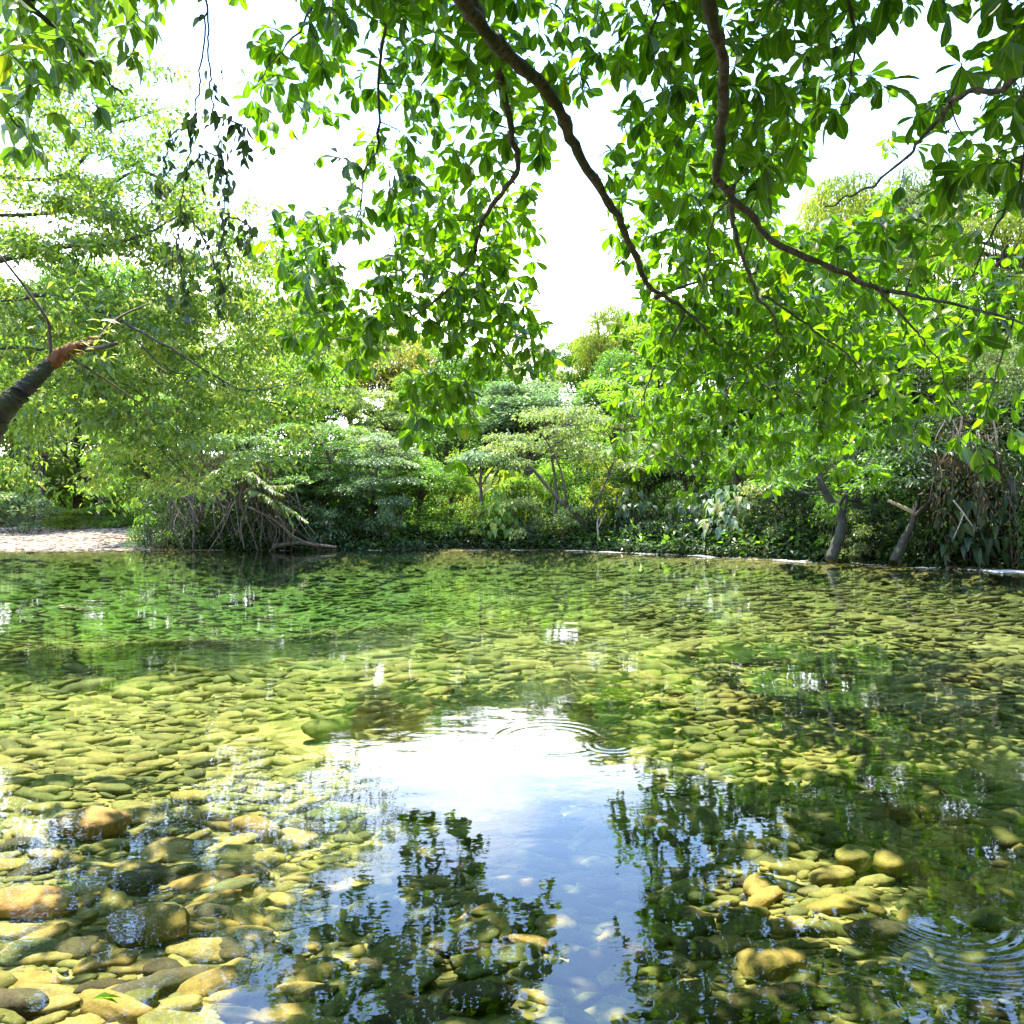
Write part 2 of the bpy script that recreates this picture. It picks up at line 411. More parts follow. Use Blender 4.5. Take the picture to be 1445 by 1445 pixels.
m, t, o = new_mat('foam'); M['foam'] = m
g = N(t, 'ShaderNodeNewGeometry')
mp = N(t, 'ShaderNodeMapping'); mp.inputs['Scale'].default_value = (.28, 1.6, 1)
n1 = N(t, 'ShaderNodeTexNoise', i_Scale=3.2, i_Detail=9.0, i_Roughness=.7)
L(t, g.outputs['Position'], mp.inputs['Vector']); L(t, mp.outputs[0], n1.inputs['Vector'])
at = N(t, 'ShaderNodeAttribute', attribute_name='tint')
ad = mth('ADD', n1.outputs['Fac'], mth('MULTIPLY', at.outputs['Fac'], .34))
rf = ramp(t, [(.67, (0, 0, 0)), (.80, (1, 1, 1))]); L(t, ad, rf.inputs['Fac'])
df = N(t, 'ShaderNodeBsdfPrincipled', i_Roughness=.4); df.inputs['Base Color'].default_value = (.40, .40, .36, 1)
tp = N(t, 'ShaderNodeBsdfTransparent')
ms = N(t, 'ShaderNodeMixShader'); L(t, rf.outputs[0], ms.inputs[0]); L(t, tp.outputs[0], ms.inputs[1]); L(t, df.outputs[0], ms.inputs[2]); L(t, ms.outputs[0], o.inputs['Surface'])

# ------------------------------------------------------------------ ground and water
def sst(a, b, x):
    u = np.clip((x - a) / (b - a), 0, 1)
    return u * u * (3 - 2 * u)
SX = np.array([-400, -26, -15, 2, 6, 13, 20, 26, 34, 60, 400.]); SY = np.array([31, 31, 31, 31, 27.5, 20.5, 12.5, 5, -10, -60, -400.])
def far_s(x, y):
    x = np.asarray(x, float)
    wob = .5 * np.sin(x * .9) * np.cos(x * .37 + 1) * np.where(np.abs(x) < 40, 1, 0)
    return (y - np.interp(x, SX, SY) - wob) * np.where(x > 3, .72, 1.0)
def land_s(x, y):
    near = .7 - y - .02 * x
    left = np.where(y < 17, -(x + 3.4 + .80 * y) * .78, -50.)
    return np.maximum(np.maximum(near, left), far_s(x, y)), near, left
def ground_z(x, y):
    x, y = np.asarray(x, float), np.asarray(y, float)
    s, near, left = land_s(x, y)
    f = far_s(x, y)
    bar = 1 - sst(-15.5, -13.0, x)                      # gravel bar on the far left
    zf = (1 - bar) * (.55 * sst(0, .9, s) + .05 * np.clip(s, 0, 6) + .25 * np.clip(s - 4.5, 0, 70)) \
        + bar * (.045 * np.clip(s, 0, 200) + .10 * np.clip(s - 16, 0, 60))
    zn = .5 * sst(0, 1.2, s) + .05 * np.clip(s, 0, 20)
    land = np.where(f >= np.maximum(near, left), zf, zn)
    depth = .42 + .14 * sst(2, 7, y) + 1.3 * np.exp(-((x + 8) / 8.) ** 2 - ((y - 22) / 7.) ** 2) \
        - .16 * sst(1, -4, x) * sst(9, 3, y) - .12 * sst(2, 8, x) * sst(9, 16, y)
    edge = sst(0, 2.5, -s)
    n = .06 * np.sin(x * 1.3 + np.sin(y * .7)) * np.sin(y * 1.1 + 1.3 * np.sin(x * .4))
    return np.where(s > 0, land + .6 * n * sst(0, 4, s), -(depth + n) * edge - .02)

xs = np.concatenate((-np.geomspace(900, 34, 16), np.arange(-33, 36, .4), np.geomspace(36, 900, 16)))
ys = np.concatenate((-np.geomspace(900, 7, 14), np.arange(-6, 46, .4), np.geomspace(46, 1200, 18)))
X, Y = np.meshgrid(xs, ys)
Z = ground_z(X, Y)
nx, ny = len(xs), len(ys)
i = (np.arange(ny - 1)[:, None] * nx + np.arange(nx - 1)[None]).reshape(-1)
q = np.stack((i, i + 1, i + nx + 1, i + nx), -1).reshape(-1)
barm = (1 - sst(-15.5, -13.5, X)) * (far_s(X, Y) > -1) * (1 - sst(14, 20, far_s(X, Y)))
tag(link('ground', mesh('ground', np.stack((X, Y, Z), -1).reshape(-1, 3), q, np.full(len(i), 4), M['ground'], barm.reshape(-1), smooth=True)), kind='structure')

wb = MB()
x0, x1, y0, y1, zb = -60., 60., -12., 48., -3.2
wb.add([(x0, y0, 0), (x1, y0, 0), (x1, y1, 0), (x0, y1, 0), (x0, y0, zb), (x1, y0, zb), (x1, y1, zb), (x0, y1, zb)],
       [0, 1, 2, 3, 7, 6, 5, 4, 0, 4, 5, 1, 1, 5, 6, 2, 2, 6, 7, 3, 3, 7, 4, 0], [4] * 6)
tag(wb.build('water', M['water'], smooth=False), kind='structure')

# white water of the riffle along the far bank: choppy strip just over the surface
rng = np.random.default_rng(5)
u = np.linspace(-9, 22, 420); v = np.linspace(0, 1, 12)
U, Vv = np.meshgrid(u, v, indexing='ij')
wid = 1.0 + 1.4 * sst(-2, 12, U)
shore = np.interp(U, SX, SY)
YY = shore - .25 - Vv * wid - .55 * sst(4, 12, U)
ZZ = .008 + .035 * (rng.random(U.shape) ** 2) * np.sin(np.pi * Vv) * sst(-6, 8, U) + .012 * np.sin(U * 7 + Vv * 5)*np.sin(np.pi*Vv) + .012
i = (np.arange(len(u) - 1)[:, None] * len(v) + np.arange(len(v) - 1)[None]).reshape(-1)
q = np.stack((i, i + len(v), i + len(v) + 1, i + 1), -1).reshape(-1)
gate = sst(-.25, .75, np.sin(U * 2.3 + 2 * np.sin(U * .9)) * .6 + np.sin(U * 5.1 + Vv * 4) * .5)
fm = np.sin(np.pi * Vv) * (.4 + .6 * gate) * (.55 + .45 * sst(-6, 9, U))
fo = link('riffle_foam', mesh('riffle_foam', np.stack((U, YY, ZZ), -1).reshape(-1, 3), q, np.full(len(i), 4), M['foam'], fm.reshape(-1), smooth=True))
tag(fo, 'broken white water of a low riffle along the foot of the far bank', 'foam', kind='stuff')

# ------------------------------------------------------------------ stones
def stone_proto(seed, sub, lx=1., ly=.62, lz=.36):
    bm = bmesh.new(); bmesh.ops.create_icosphere(bm, subdivisions=sub, radius=1)
    r = random.Random(seed); off = Vector((r.random() * 50, r.random() * 50, r.random() * 50))
    px = r.uniform(.72, .95)
    for v in bm.verts:
        c = v.co.copy()
        k = 1 + .30 * mnoise.noise(c * 1.1 + off) + .12 * mnoise.noise(c * 2.7 + off) + .03 * mnoise.noise(c * 6 + off)
        sg = lambda a: math.copysign(abs(a) ** px, a)
        v.co = Vector((sg(c.x) * lx, sg(c.y) * ly, sg(c.z) * lz)) * k * .5
    bm.verts.index_update()
    V = np.array([v.co[:] for v in bm.verts]); Fc = np.array([[v.index for v in f.verts] for f in bm.faces])
    bm.free()
    return V, Fc
protos_hi = [stone_proto(s, 3, 1.12, .42 + .24 * (s % 4) / 3, .26 + .14 * (s % 3) / 2) for s in range(14)]
protos_lo = [stone_proto(s, 2, 1.12, .42 + .24 * (s % 4) / 3, .26 + .14 * (s % 3) / 2) for s in range(10)]
protos_min = [stone_proto(s, 1, 1.12, .42 + .24 * (s % 4) / 3, .26 + .14 * (s % 3) / 2) for s in range(10)]

def scatter(xa, xb, ya, yb, step, size, rng, keep):
    gx = np.arange(xa, xb, step); gy = np.arange(ya, yb, step * .8)
    x, y = np.meshgrid(gx, gy); x = x.ravel() + rng.uniform(-.45, .45, x.size) * step; y = y.ravel() + rng.uniform(-.45, .45, y.size) * step
    k = keep(x, y); x, y = x[k], y[k]
    return np.stack((x, y, size[0] + (size[1] - size[0]) * rng.random(len(x)) ** 2.4, rng.normal(0.15, .38, len(x))), -1)
rng = np.random.default_rng(11)
sandy = lambda x, y: np.sin(x * 1.9 + 2 * np.sin(y * .8)) * np.sin(y * 1.3 + 1.5 * np.sin(x * .7)) + .35 * np.sin(x * 5.1) * np.sin(y * 4.3)
inwater = lambda x, y: ((y < 6) | (sandy(x, y) < .62)) & (land_s(x, y)[0] < np.where(y > 12, -1.2, .1)) & (np.abs(x) < .85 * y + 1.2)
A = scatter(-5, 5, .6, 4.5, .108, (.08, .27), rng, inwater)
B = scatter(-8, 8, 4.5, 9, .14, (.10, .32), rng, inwater)
Cc = scatter(-14, 14, 9, 17, .21, (.10, .48), rng, inwater)
D = scatter(-24, 22, 17, 32, .33, (.14, .62), rng, inwater)
sm = scatter(-5, 5, .6, 6, .075, (.03, .07), rng, inwater)
st = np.vstack((A, B, Cc, D, sm))
# named boulders: (px, py on the bed, long side, material, label)
boulders = [
    (40, 1285, .46, 'st_orange', 'orange flat-topped boulder at the left edge, breaking the water surface', .05),
    (210, 1315, .42, 'st_ochre', 'big ochre boulder low in the left corner beside the pale knobbly stone', .1),
    (130, 1170, .48, 'st_orange', 'wide orange-tan slab under the water, half hidden by a patch of sky reflection', -.1),
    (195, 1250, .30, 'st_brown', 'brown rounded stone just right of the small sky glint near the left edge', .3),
    (270, 1130, .30, 'st_ochre', 'rounded yellow-green boulder, tallest among the flat stones on the left shallows', .2),
    (1270, 1225, .36, 'st_ochre', 'tan boulder half in sun at the near end of the bright patch on the right', .2),
    (1285, 1150, .36, 'st_ochre', 'broad yellow-brown boulder at the right end of the sunlit patch', -.2),
    (1205, 1215, .30, 'st_ochre', 'angular pale tan rock in the middle of the sunlit patch on the right', .8),
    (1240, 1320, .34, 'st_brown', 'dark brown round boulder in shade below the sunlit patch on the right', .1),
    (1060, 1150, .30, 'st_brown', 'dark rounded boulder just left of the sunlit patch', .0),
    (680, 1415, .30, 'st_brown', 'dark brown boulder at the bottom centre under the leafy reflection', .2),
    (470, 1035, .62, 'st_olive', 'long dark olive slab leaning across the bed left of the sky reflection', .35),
]
def bed_hit(px, py):
    d = H * F / (py - CX)
    for _ in range(12):
        z = float(ground_z((px - CX) / F * d, d)) + .05
        d = (H - z) * F / (py - CX)
    return (px - CX) / F * d, d, z
bxy = []
hi_mesh = {}
for s, (V, Fc) in enumerate(protos_hi):
    hi_mesh[s] = mesh('river_stone', V, Fc.reshape(-1), np.full(len(Fc), 3), M['st_ochre'], smooth=True)
for k, (px, py, sz, mt, lab, yaw) in enumerate(boulders):
    sz *= .78
    x, y, z = bed_hit(px, py)
    o = link('boulder', hi_mesh[(k * 5) % 14])
    o.location = (x, y, z + sz * .09); o.scale = (sz, sz * 1.05, sz * 1.15); o.rotation_euler = (.06, .05, yaw)
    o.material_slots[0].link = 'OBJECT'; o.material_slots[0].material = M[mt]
    tag(o, lab, 'boulder'); bxy.append((x, y, sz))
for bx, by, bs in bxy:
    st = st[np.hypot(st[:, 0] - bx, (st[:, 1] - by) * 1.3) > bs * .42]
zst = ground_z(st[:, 0], st[:, 1])
inside = (np.abs(st[:, 0] / st[:, 1]) < .66) & ((H - zst) / st[:, 1] < .66)
key = np.where(inside, st[:, 2] ** 2 / st[:, 1] ** 3, 0)
order = np.argsort(-key)
ind, rest = order[:286], order[286:]
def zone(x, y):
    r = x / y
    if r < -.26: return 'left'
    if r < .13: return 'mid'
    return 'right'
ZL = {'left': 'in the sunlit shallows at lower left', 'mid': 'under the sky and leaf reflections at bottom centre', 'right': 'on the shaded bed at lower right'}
for j in ind:
    x, y, sz, yaw = st[j]
    c = rng.random(); zn = zone(x, y)
    mt, word = ('st_ochre', 'ochre yellow') if c < (.62 if zn == 'left' else .24) else (('st_olive', 'olive green') if c < .72 else ('st_brown', 'dull brown'))  # darker stones prevail off the left, painting shade into the bed
    o = link('river_stone', hi_mesh[int(rng.integers(14))])
    o.location = (x, y, float(zst[j]) + sz * rng.uniform(.02, .13))
    o.scale = (sz, sz * rng.uniform(.85, 1.15), sz * rng.uniform(.7, 1.1)); o.rotation_euler = (rng.normal(0, .16), rng.normal(0, .16), yaw)
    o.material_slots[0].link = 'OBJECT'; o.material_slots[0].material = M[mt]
    tag(o, f'smooth {word} river stone {ZL[zn]}', 'stone', f'{word} stones {ZL[zn]}')

def stone_mass(name, st, zs, lift, mat, label, tints):
    mb = MB()
    pick = rng.integers(0, 10, len(st))
    far = st[:, 1] > 11
    for lod, pr in ((0, protos_lo), (1, protos_min)):
        for k in range(10):
            sel = np.where((pick == k) & (far == bool(lod)))[0]
            if not len(sel): continue
            V, Fc = pr[k]; n = len(sel)
            s = st[sel]; c, sn = np.cos(s[:, 3]), np.sin(s[:, 3])
            jit = rng.uniform(.8, 1.2, (n, 3)) * np.array((1, 1, .48 if lod else .8))
            P_ = V[None] * jit[:, None] * s[:, 2][:, None, None]
            tl = rng.normal(0, .16, (n, 1)); P_[..., 2] += P_[..., 0] * tl
            x = P_[..., 0] * c[:, None] - P_[..., 1] * sn[:, None] + s[:, 0][:, None]
            y = P_[..., 0] * sn[:, None] + P_[..., 1] * c[:, None] + s[:, 1][:, None]
            z = P_[..., 2] + (zs[sel] + s[:, 2] * rng.uniform(*lift, n))[:, None]
            lo = (np.arange(n)[:, None] * len(V) + Fc.reshape(-1)[None]).reshape(-1)
            mb.add(np.stack((x, y, z), -1).reshape(-1, 3), lo, np.full(n * len(Fc), 3), np.repeat(tints[sel], len(V)))
    o = link(name, mb.mesh(name, mat, True, True))
    tag(o, label, 'stones', kind='stuff')
stone_mass('river_stones', st[rest], zst[rest], (.0, .11), M['st_mix'], 'smaller and farther pale olive stones covering the clear river bed', rng.beta(2.2, 1.9, len(rest)))
gb = scatter(-32, -12.5, 30.5, 50, .34, (.16, .5), rng, lambda x, y: (far_s(x, y) > -.6) & (x < -14.0))
stone_mass('gravel', gb, ground_z(gb[:, 0], gb[:, 1]), (.0, .1), M['st_bar'], 'dry pinkish gravel and cobbles of the bar at the far left', rng.random(len(gb)))

# ------------------------------------------------------------------ tree kinds (one of each is built, then copied)
def ell(rng, n, c, r, up=.0):
    v = unit(rng.normal(size=(n, 3)))
    if up: v[:, 2] = np.where(v[:, 2] < -up, -v[:, 2], v[:, 2])
    return c + v * r * (rng.random((n, 1)) ** .28), v

def tree_kind(kind, seed):
    rng = np.random.default_rng(seed)
    tk = MB(); P_, Ax, Nn, Sz, Ti = [], [], [], [], []
    def put(p, ax, nr, sz, ti):
        P_.append(p); Ax.append(ax); Nn.append(nr); Sz.append(sz); Ti.append(ti)
    def limb(a, b, r0, r1, bow=.25):
        a, b = np.array(a, float), np.array(b, float)
        m = (a + b) / 2 + rng.normal(0, .12, 3) * np.linalg.norm(b - a) + np.array((0, 0, bow * .3))
        tk.tube(curve((a, m, b), 4), np.linspace(r0, r1, 9), 6)
    shape = LEAF_SMALL; hgt = 8.
    if kind == 'layered':
        tr = curve([(0, 0, -.4), (rng.normal(0, .25), rng.normal(0, .25), 2.4), (rng.normal(0, .5), rng.normal(0, .5), 4.8), (rng.normal(0, .6), rng.normal(0, .6), 7.3)], 8)
        tk.tube(tr, np.linspace(.17, .04, len(tr)), 8)
        for k in range(34):
            f = .25 + .75 * (k + rng.random()) / 34
            a = tr[min(int(f * (len(tr) - 1)), len(tr) - 1)]; az = k * 2.4 + rng.normal(0, .4)
            ln = rng.uniform(1.3, 3.3) * (1.15 - .65 * f)
            e = a + np.array((math.cos(az) * ln, math.sin(az) * ln, ln * rng.uniform(.1, .5)))
            limb(a, e, .05, .015)
            n = 330; rr = rng.uniform(.6, 1.15)
            rad = np.sqrt(rng.random(n)) * rr; th = rng.random(n) * 6.283
            wob = 1 + .35 * np.sin(th * 3 + k) * rng.random()
            p = e + np.stack((np.cos(th) * rad * wob, np.sin(th) * rad * wob, .22 * (1 - (rad / rr) ** 2) - .15 * rad + rng.normal(0, .07, n)), -1)
            ax = np.stack((np.cos(th), np.sin(th), rng.normal(-.35, .3, n)), -1) + rng.normal(0, .5, (n, 3)) * (1, 1, .3)
            put(p, ax, np.array((0, 0, 1.)) + rng.normal(0, .3, (n, 3)), rng.uniform(.13, .24, n), np.clip(rng.normal(.5, .22, n) + rng.normal(0, .1), 0, 1))
    elif kind in ('round', 'feather'):
        fe = kind == 'feather'
        tr = curve([(0, 0, -.4), (rng.normal(0, .2), rng.normal(0, .2), 2.5), (rng.normal(0, .4), rng.normal(0, .4), 6.2)], 8)
        tk.tube(tr, np.linspace(.19, .06, len(tr)), 8)
        nl = 42 if fe else 36
        for k in range(nl):
            v = unit(rng.normal(size=3)); v[2] = abs(v[2]) * 1.1 - .45
            e = np.array((0, 0, 5.0)) + v * np.array((2.3, 2.3, 2.9)) * rng.uniform(.55, 1)
            limb(tr[int(rng.uniform(.35, .95) * (len(tr) - 1))], e, .045, .012)
            n = 330 if fe else 270
            rr = np.array((.95, .95, .55 if fe else .7)) * rng.uniform(.7, 1.15)
            p, vv = ell(rng, n, e, rr, .35)
            ax = vv * (1, 1, .4) + rng.normal(0, .45, (n, 3)) + (0, 0, -.75 if fe else -.25)
            put(p, ax, vv * .7 + (0, 0, .8) + rng.normal(0, .4, (n, 3)), rng.uniform(.13, .22, n) if fe else rng.uniform(.12, .24, n), np.clip(rng.normal(.5, .22, n) + rng.normal(0, .12), 0, 1))
        if fe: shape = LEAF_SLIM
    elif kind == 'shrub':
        hgt = 2.4
        for k in range(14):
            az = rng.random() * 6.283; rad = rng.random() ** .6 * 1.15
            e = np.array((math.cos(az) * rad, math.sin(az) * rad, rng.uniform(.15, 2.1) * (1.1 - .35 * rad)))
            limb((rng.normal(0, .15), rng.normal(0, .15), -.3), e, .022, .008)
            n = 150; p, vv = ell(rng, n, e, np.array((.5, .5, .34)) * rng.uniform(.7, 1.2), .3)
            put(p, vv * (1, 1, .3) + rng.normal(0, .5, (n, 3)) + (0, 0, -.3), vv * .5 + (0, 0, 1.) + rng.normal(0, .4, (n, 3)), rng.uniform(.08, .19, n), np.clip(rng.normal(.5, .22, n) + rng.normal(0, .1), 0, 1))
    elif kind == 'bigleaf':
        hgt = 2.2; shape = LEAF_HEART
        for k in range(230):
            az = rng.random() * 6.283; rad = rng.random() ** .55 * 1.2; z = rng.uniform(.15, 2.1) * (1.08 - .4 * rad)
            e = np.array((math.cos(az) * rad, math.sin(az) * rad, z))
            if k % 3 == 0: limb((e[0] * .3, e[1] * .3, max(-.3, z - 1.1)), e, .014, .007)
            d = np.array((math.cos(az), math.sin(az), -.75)) + rng.normal(0, .35, 3)
            put(e[None], d[None], (np.array((math.cos(az) * .8, math.sin(az) * .8, .9)) + rng.normal(0, .3, 3))[None], np.array([rng.uniform(.2, .42)]), np.array([np.clip(rng.normal(.5, .25), 0, 1)]))
    crown = leaves(kind + '_crown', np.vstack(P_), np.vstack(Ax), np.vstack(Nn), np.concatenate(Sz), shape, np.concatenate(Ti), M['mid'])
    trunk = tk.mesh(kind + '_trunk', M['bark_far'])
    hgt = float(np.quantile(np.vstack(P_)[:, 2], .985))
    return trunk, crown, hgt
KINDS = {k: [tree_kind(k, s + 10 * i) for s in range(n)] for i, (k, n) in enumerate((('layered', 4), ('round', 4), ('feather', 3), ('shrub', 5), ('bigleaf', 3)))}
WID = {'layered': 5.6, 'round': 5.6, 'feather': 5.8, 'shrub': 3.0, 'bigleaf': 2.8}
cnt = {}
rng_t = np.random.default_rng(77)
def plant(px, top, width, d, kind, mat, label, cat=None, name=None, group=None, base=None):
    """One tree or shrub: stands at distance d under photo column px, its top at photo row top."""
    cnt[kind] = cnt.get(kind, -1) + 1
    tm, cm, hgt = KINDS[kind][cnt[kind] % len(KINDS[kind])]
    x = (px - CX) / F * d
    z = float(ground_z(x, d)) - .05
    hh = H - (top - CX) / F * d - z
    bush = kind in ('shrub', 'bigleaf')
    root = empty(name or ('shrub' if bush else 'tree'), (x, d, z), float(rng_t.random() * 6.283))
    sw = width / F * d / WID[kind]
    sc = (sw, sw, hh / hgt)
    root.scale = sc
    root.rotation_euler.x, root.rotation_euler.y = rng_t.normal(0, .05), rng_t.normal(0, .05)
    t = link('stem' if bush else 'trunk', tm, root)
    c = link('foliage' if bush else 'crown', cm, root)
    c.material_slots[0].link = 'OBJECT'; c.material_slots[0].material = M[mat]
    tag(root, label, cat or ('shrub' if bush else 'tree'), group)
    return root

# the hill behind, then the middle rows, then the trees standing on the far bank: (px, top row, width, distance, kind, leaf, label)
trees = [
    (555, 476, 150, 47, 'round', 'gold', 'golden yellow-leafed tree on the far hillside, left of the hanging leaf cluster'),
    (655, 490, 140, 48, 'round', 'mid', 'vivid mid-green round tree on the hill, just below the tip of the hanging leaves'),
    (735, 492, 150, 51, 'layered', 'pale', 'pale tiered tree on the hill straight under the white sky gap'),
    (815, 482, 140, 53, 'feather', 'bright', 'bright green feathery tree on the skyline at the foot of the sky gap'),
    (868, 440, 130, 50, 'feather', 'lime', 'lime yellow tree rising at the right edge of the white sky gap'),
    (470, 470, 150, 47, 'feather', 'pale', 'pale feathery tree on the hill left of the golden tree'),
    (960, 440, 170, 48, 'round', 'bright', 'bright round tree on the hill mostly hidden behind the thick drooping limb'),
    (1065, 380, 180, 46, 'feather', 'mid', 'tall mid-green tree on the hill behind the forked limb'),
    (1190, 262, 230, 40, 'feather', 'lime', 'tall lime feathery tree whose top shows under the right-hand sky gap'),
    (1310, 245, 240, 36, 'feather', 'pale', 'tall pale feathery tree behind the glossy leaves at upper right'),
    (1430, 225, 250, 31, 'feather', 'lime', 'tallest yellow-green tree, cut by the right edge of the view'),
    (385, 430, 170, 44, 'round', 'bright', 'bright round tree on the hill seen between the left tree and the hanging cluster'),
    (280, 420, 190, 42, 'layered', 'pale', 'pale tiered tree on the hill behind the fine-leaved left tree'),
    (175, 560, 150, 58, 'round', 'grey', 'hazy grey-green tree in the distance above the gravel bar'),
    (95, 575, 150, 60, 'feather', 'pale', 'distant pale feathery tree behind the gravel bar, left of the hazy round one'),
    (20, 400, 230, 47, 'feather', 'pale', 'tall pale feathery tree at the left edge behind the gravel bar'),
    (-70, 540, 220, 55, 'round', 'mid', 'mid-green tree just outside the left edge behind the gravel bar'),
    (-10, 470, 200, 66, 'round', 'grey', 'tall hazy tree at the left edge, farthest behind the broken trunk'),
    (110, 370, 220, 49, 'feather', 'mid', 'tall mid-green feathery tree straight behind the splintered end of the broken trunk'),
    (205, 385, 210, 47, 'round', 'mid', 'tall round tree between the broken trunk and the tiered trees'),
    (140, 660, 130, 49, 'round', 'lime', 'low yellow-green tree at the back of the gravel bar'),
    (40, 665, 150, 47, 'round', 'bright', 'low bright green tree at the back left of the gravel bar'),
    (525, 552, 150, 40, 'layered', 'pale', 'pale grey-green tiered tree in the middle of the slope, below the golden tree'),
    (625, 585, 130, 40, 'round', 'mid', 'dense mid-green tree behind the small umbrella tree'),
    (700, 590, 120, 43, 'round', 'dark', 'dark dense tree in the shadowed fold between the centre trees'),
    (755, 540, 210, 41, 'round', 'grey', 'broad grey-green dome of a tree above the leaning many-stemmed tree'),
    (890, 535, 170, 40, 'layered', 'bright', 'bright tiered tree on the slope to the right of the grey-green dome'),
    (420, 505, 190, 37, 'layered', 'bright', 'bright tiered tree with level sprays above the hanging roots'),
    (325, 500, 190, 36, 'layered', 'lime', 'yellow-green tiered tree between the left tree and the bright tiered one'),
    (235, 560, 160, 35, 'layered', 'bright', 'bright tiered tree at the right end of the gravel bar'),
    (985, 560, 190, 36, 'round', 'mid', 'mid-green tree on the right-hand slope behind the lit drooping leaves'),
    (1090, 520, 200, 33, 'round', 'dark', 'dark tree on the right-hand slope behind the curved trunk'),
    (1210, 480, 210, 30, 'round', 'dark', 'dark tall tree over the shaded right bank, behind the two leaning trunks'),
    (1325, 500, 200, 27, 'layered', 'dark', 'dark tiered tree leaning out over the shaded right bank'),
    (1430, 480, 190, 25, 'feather', 'pale', 'pale feathery tree overhanging the dark bank at the right edge'),
    (365, 615, 190, 32.6, 'layered', 'grey', 'grey-green tiered bank tree right above the bush with hanging roots'),
    (455, 600, 150, 32.8, 'layered', 'mid', 'mid-green tiered bank tree to the right of the pale frond plant'),
    (523, 615, 130, 32.6, 'layered', 'grey', 'grey-green bank tree with a dark forked stem, left of the pale bushes'),
    (595, 650, 130, 33, 'round', 'bright', 'bright low tree on the bank under the hanging leaf cluster'),
]
trees += [
    (450, 668, 95, 33.2, 'round', 'grey', 'low grey-green tree on the bank right of the pale frond plant'),
    (565, 672, 85, 33.4, 'feather', 'mid', 'low feathery tree behind the waterline bushes left of the reddish bare earth'),
    (640, 662, 80, 33.6, 'feather', 'bright', 'low bright feathery tree just left of the umbrella tree'),
    (735, 676, 85, 33.3, 'round', 'bright', 'low bright tree between the umbrella tree and the leaning tree'),
    (905, 640, 110, 33.0, 'feather', 'mid', 'low mid-green feathery tree right of the leaning tree'),
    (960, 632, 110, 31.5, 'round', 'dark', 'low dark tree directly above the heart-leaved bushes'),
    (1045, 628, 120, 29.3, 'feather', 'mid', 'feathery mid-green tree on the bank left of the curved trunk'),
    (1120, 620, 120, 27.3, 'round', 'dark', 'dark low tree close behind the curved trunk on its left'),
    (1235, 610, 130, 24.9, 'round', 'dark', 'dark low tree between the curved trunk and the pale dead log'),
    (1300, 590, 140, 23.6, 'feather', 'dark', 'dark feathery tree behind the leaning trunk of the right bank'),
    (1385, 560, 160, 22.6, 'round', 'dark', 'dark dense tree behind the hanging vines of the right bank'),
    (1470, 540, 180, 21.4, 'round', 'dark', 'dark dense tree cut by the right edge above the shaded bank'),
    (340, 540, 120, 39, 'feather', 'bright', 'bright feathery tree in the gap behind the yellow-green tiered tree'),
    (450, 520, 130, 42, 'round', 'mid', 'mid-green tree in the gap right of the bright tiered tree'),
    (585, 530, 130, 44, 'feather', 'bright', 'bright feathery tree directly right of the golden tree'),
    (-30, 490, 190, 45, 'round', 'mid', 'mid-green round tree at the left edge, in front of the tall pale feathery tree'),
    (55, 500, 180, 44, 'round', 'bright', 'bright round tree at the back of the gravel bar under the broken trunk'),
    (130, 480, 190, 46, 'round', 'pale', 'pale round tree behind the gravel bar, between the two tall feathery trees and the slope'),
    (225, 470, 180, 45, 'round', 'mid', 'mid-green round tree at the back of the gravel bar, just left of the slope'),
    (985, 430, 190, 42, 'round', 'mid', 'mid-green round tree high on the slope behind the lowest lit leaves of the thick limb'),
    (1090, 440, 190, 40, 'round', 'bright', 'bright round tree high on the slope between the forked limbs'),
    (1190, 420, 200, 38, 'round', 'mid', 'mid-green round tree in front of the tall lime feathery tree'),
    (1295, 410, 200, 34, 'round', 'bright', 'bright round tree in front of the tall pale feathery tree at upper right'),
    (1400, 400, 210, 30, 'round', 'mid', 'mid-green round tree in front of the tallest yellow-green tree'),
    (425, 455, 150, 49, 'round', 'bright', 'bright round tree on the skyline right behind the tip of the left drooping twig'),
    (505, 462, 150, 50, 'round', 'pale', 'pale round tree on the skyline left of the golden tree'),
    (605, 470, 140, 51, 'round', 'bright', 'bright round tree on the skyline between the golden tree and the vivid green one'),
    (875, 500, 140, 45, 'round', 'mid', 'mid-green round tree just below the lime yellow tree at the sky gap'),
    (925, 455, 150, 47, 'round', 'lime', 'yellow-green round tree on the skyline right of the lime yellow tree'),
    (-190, 470, 230, 47, 'round', 'bright', 'bright round tree just outside the left edge, behind the gravel bar'),
    (-330, 430, 250, 44, 'feather', 'mid', 'mid-green feathery tree well outside the left edge, behind the gravel bar'),
    (690, 545, 120, 46, 'round', 'bright', 'bright round tree filling the gap left of the grey-green dome'),
]
for a in trees:
    plant(*a)

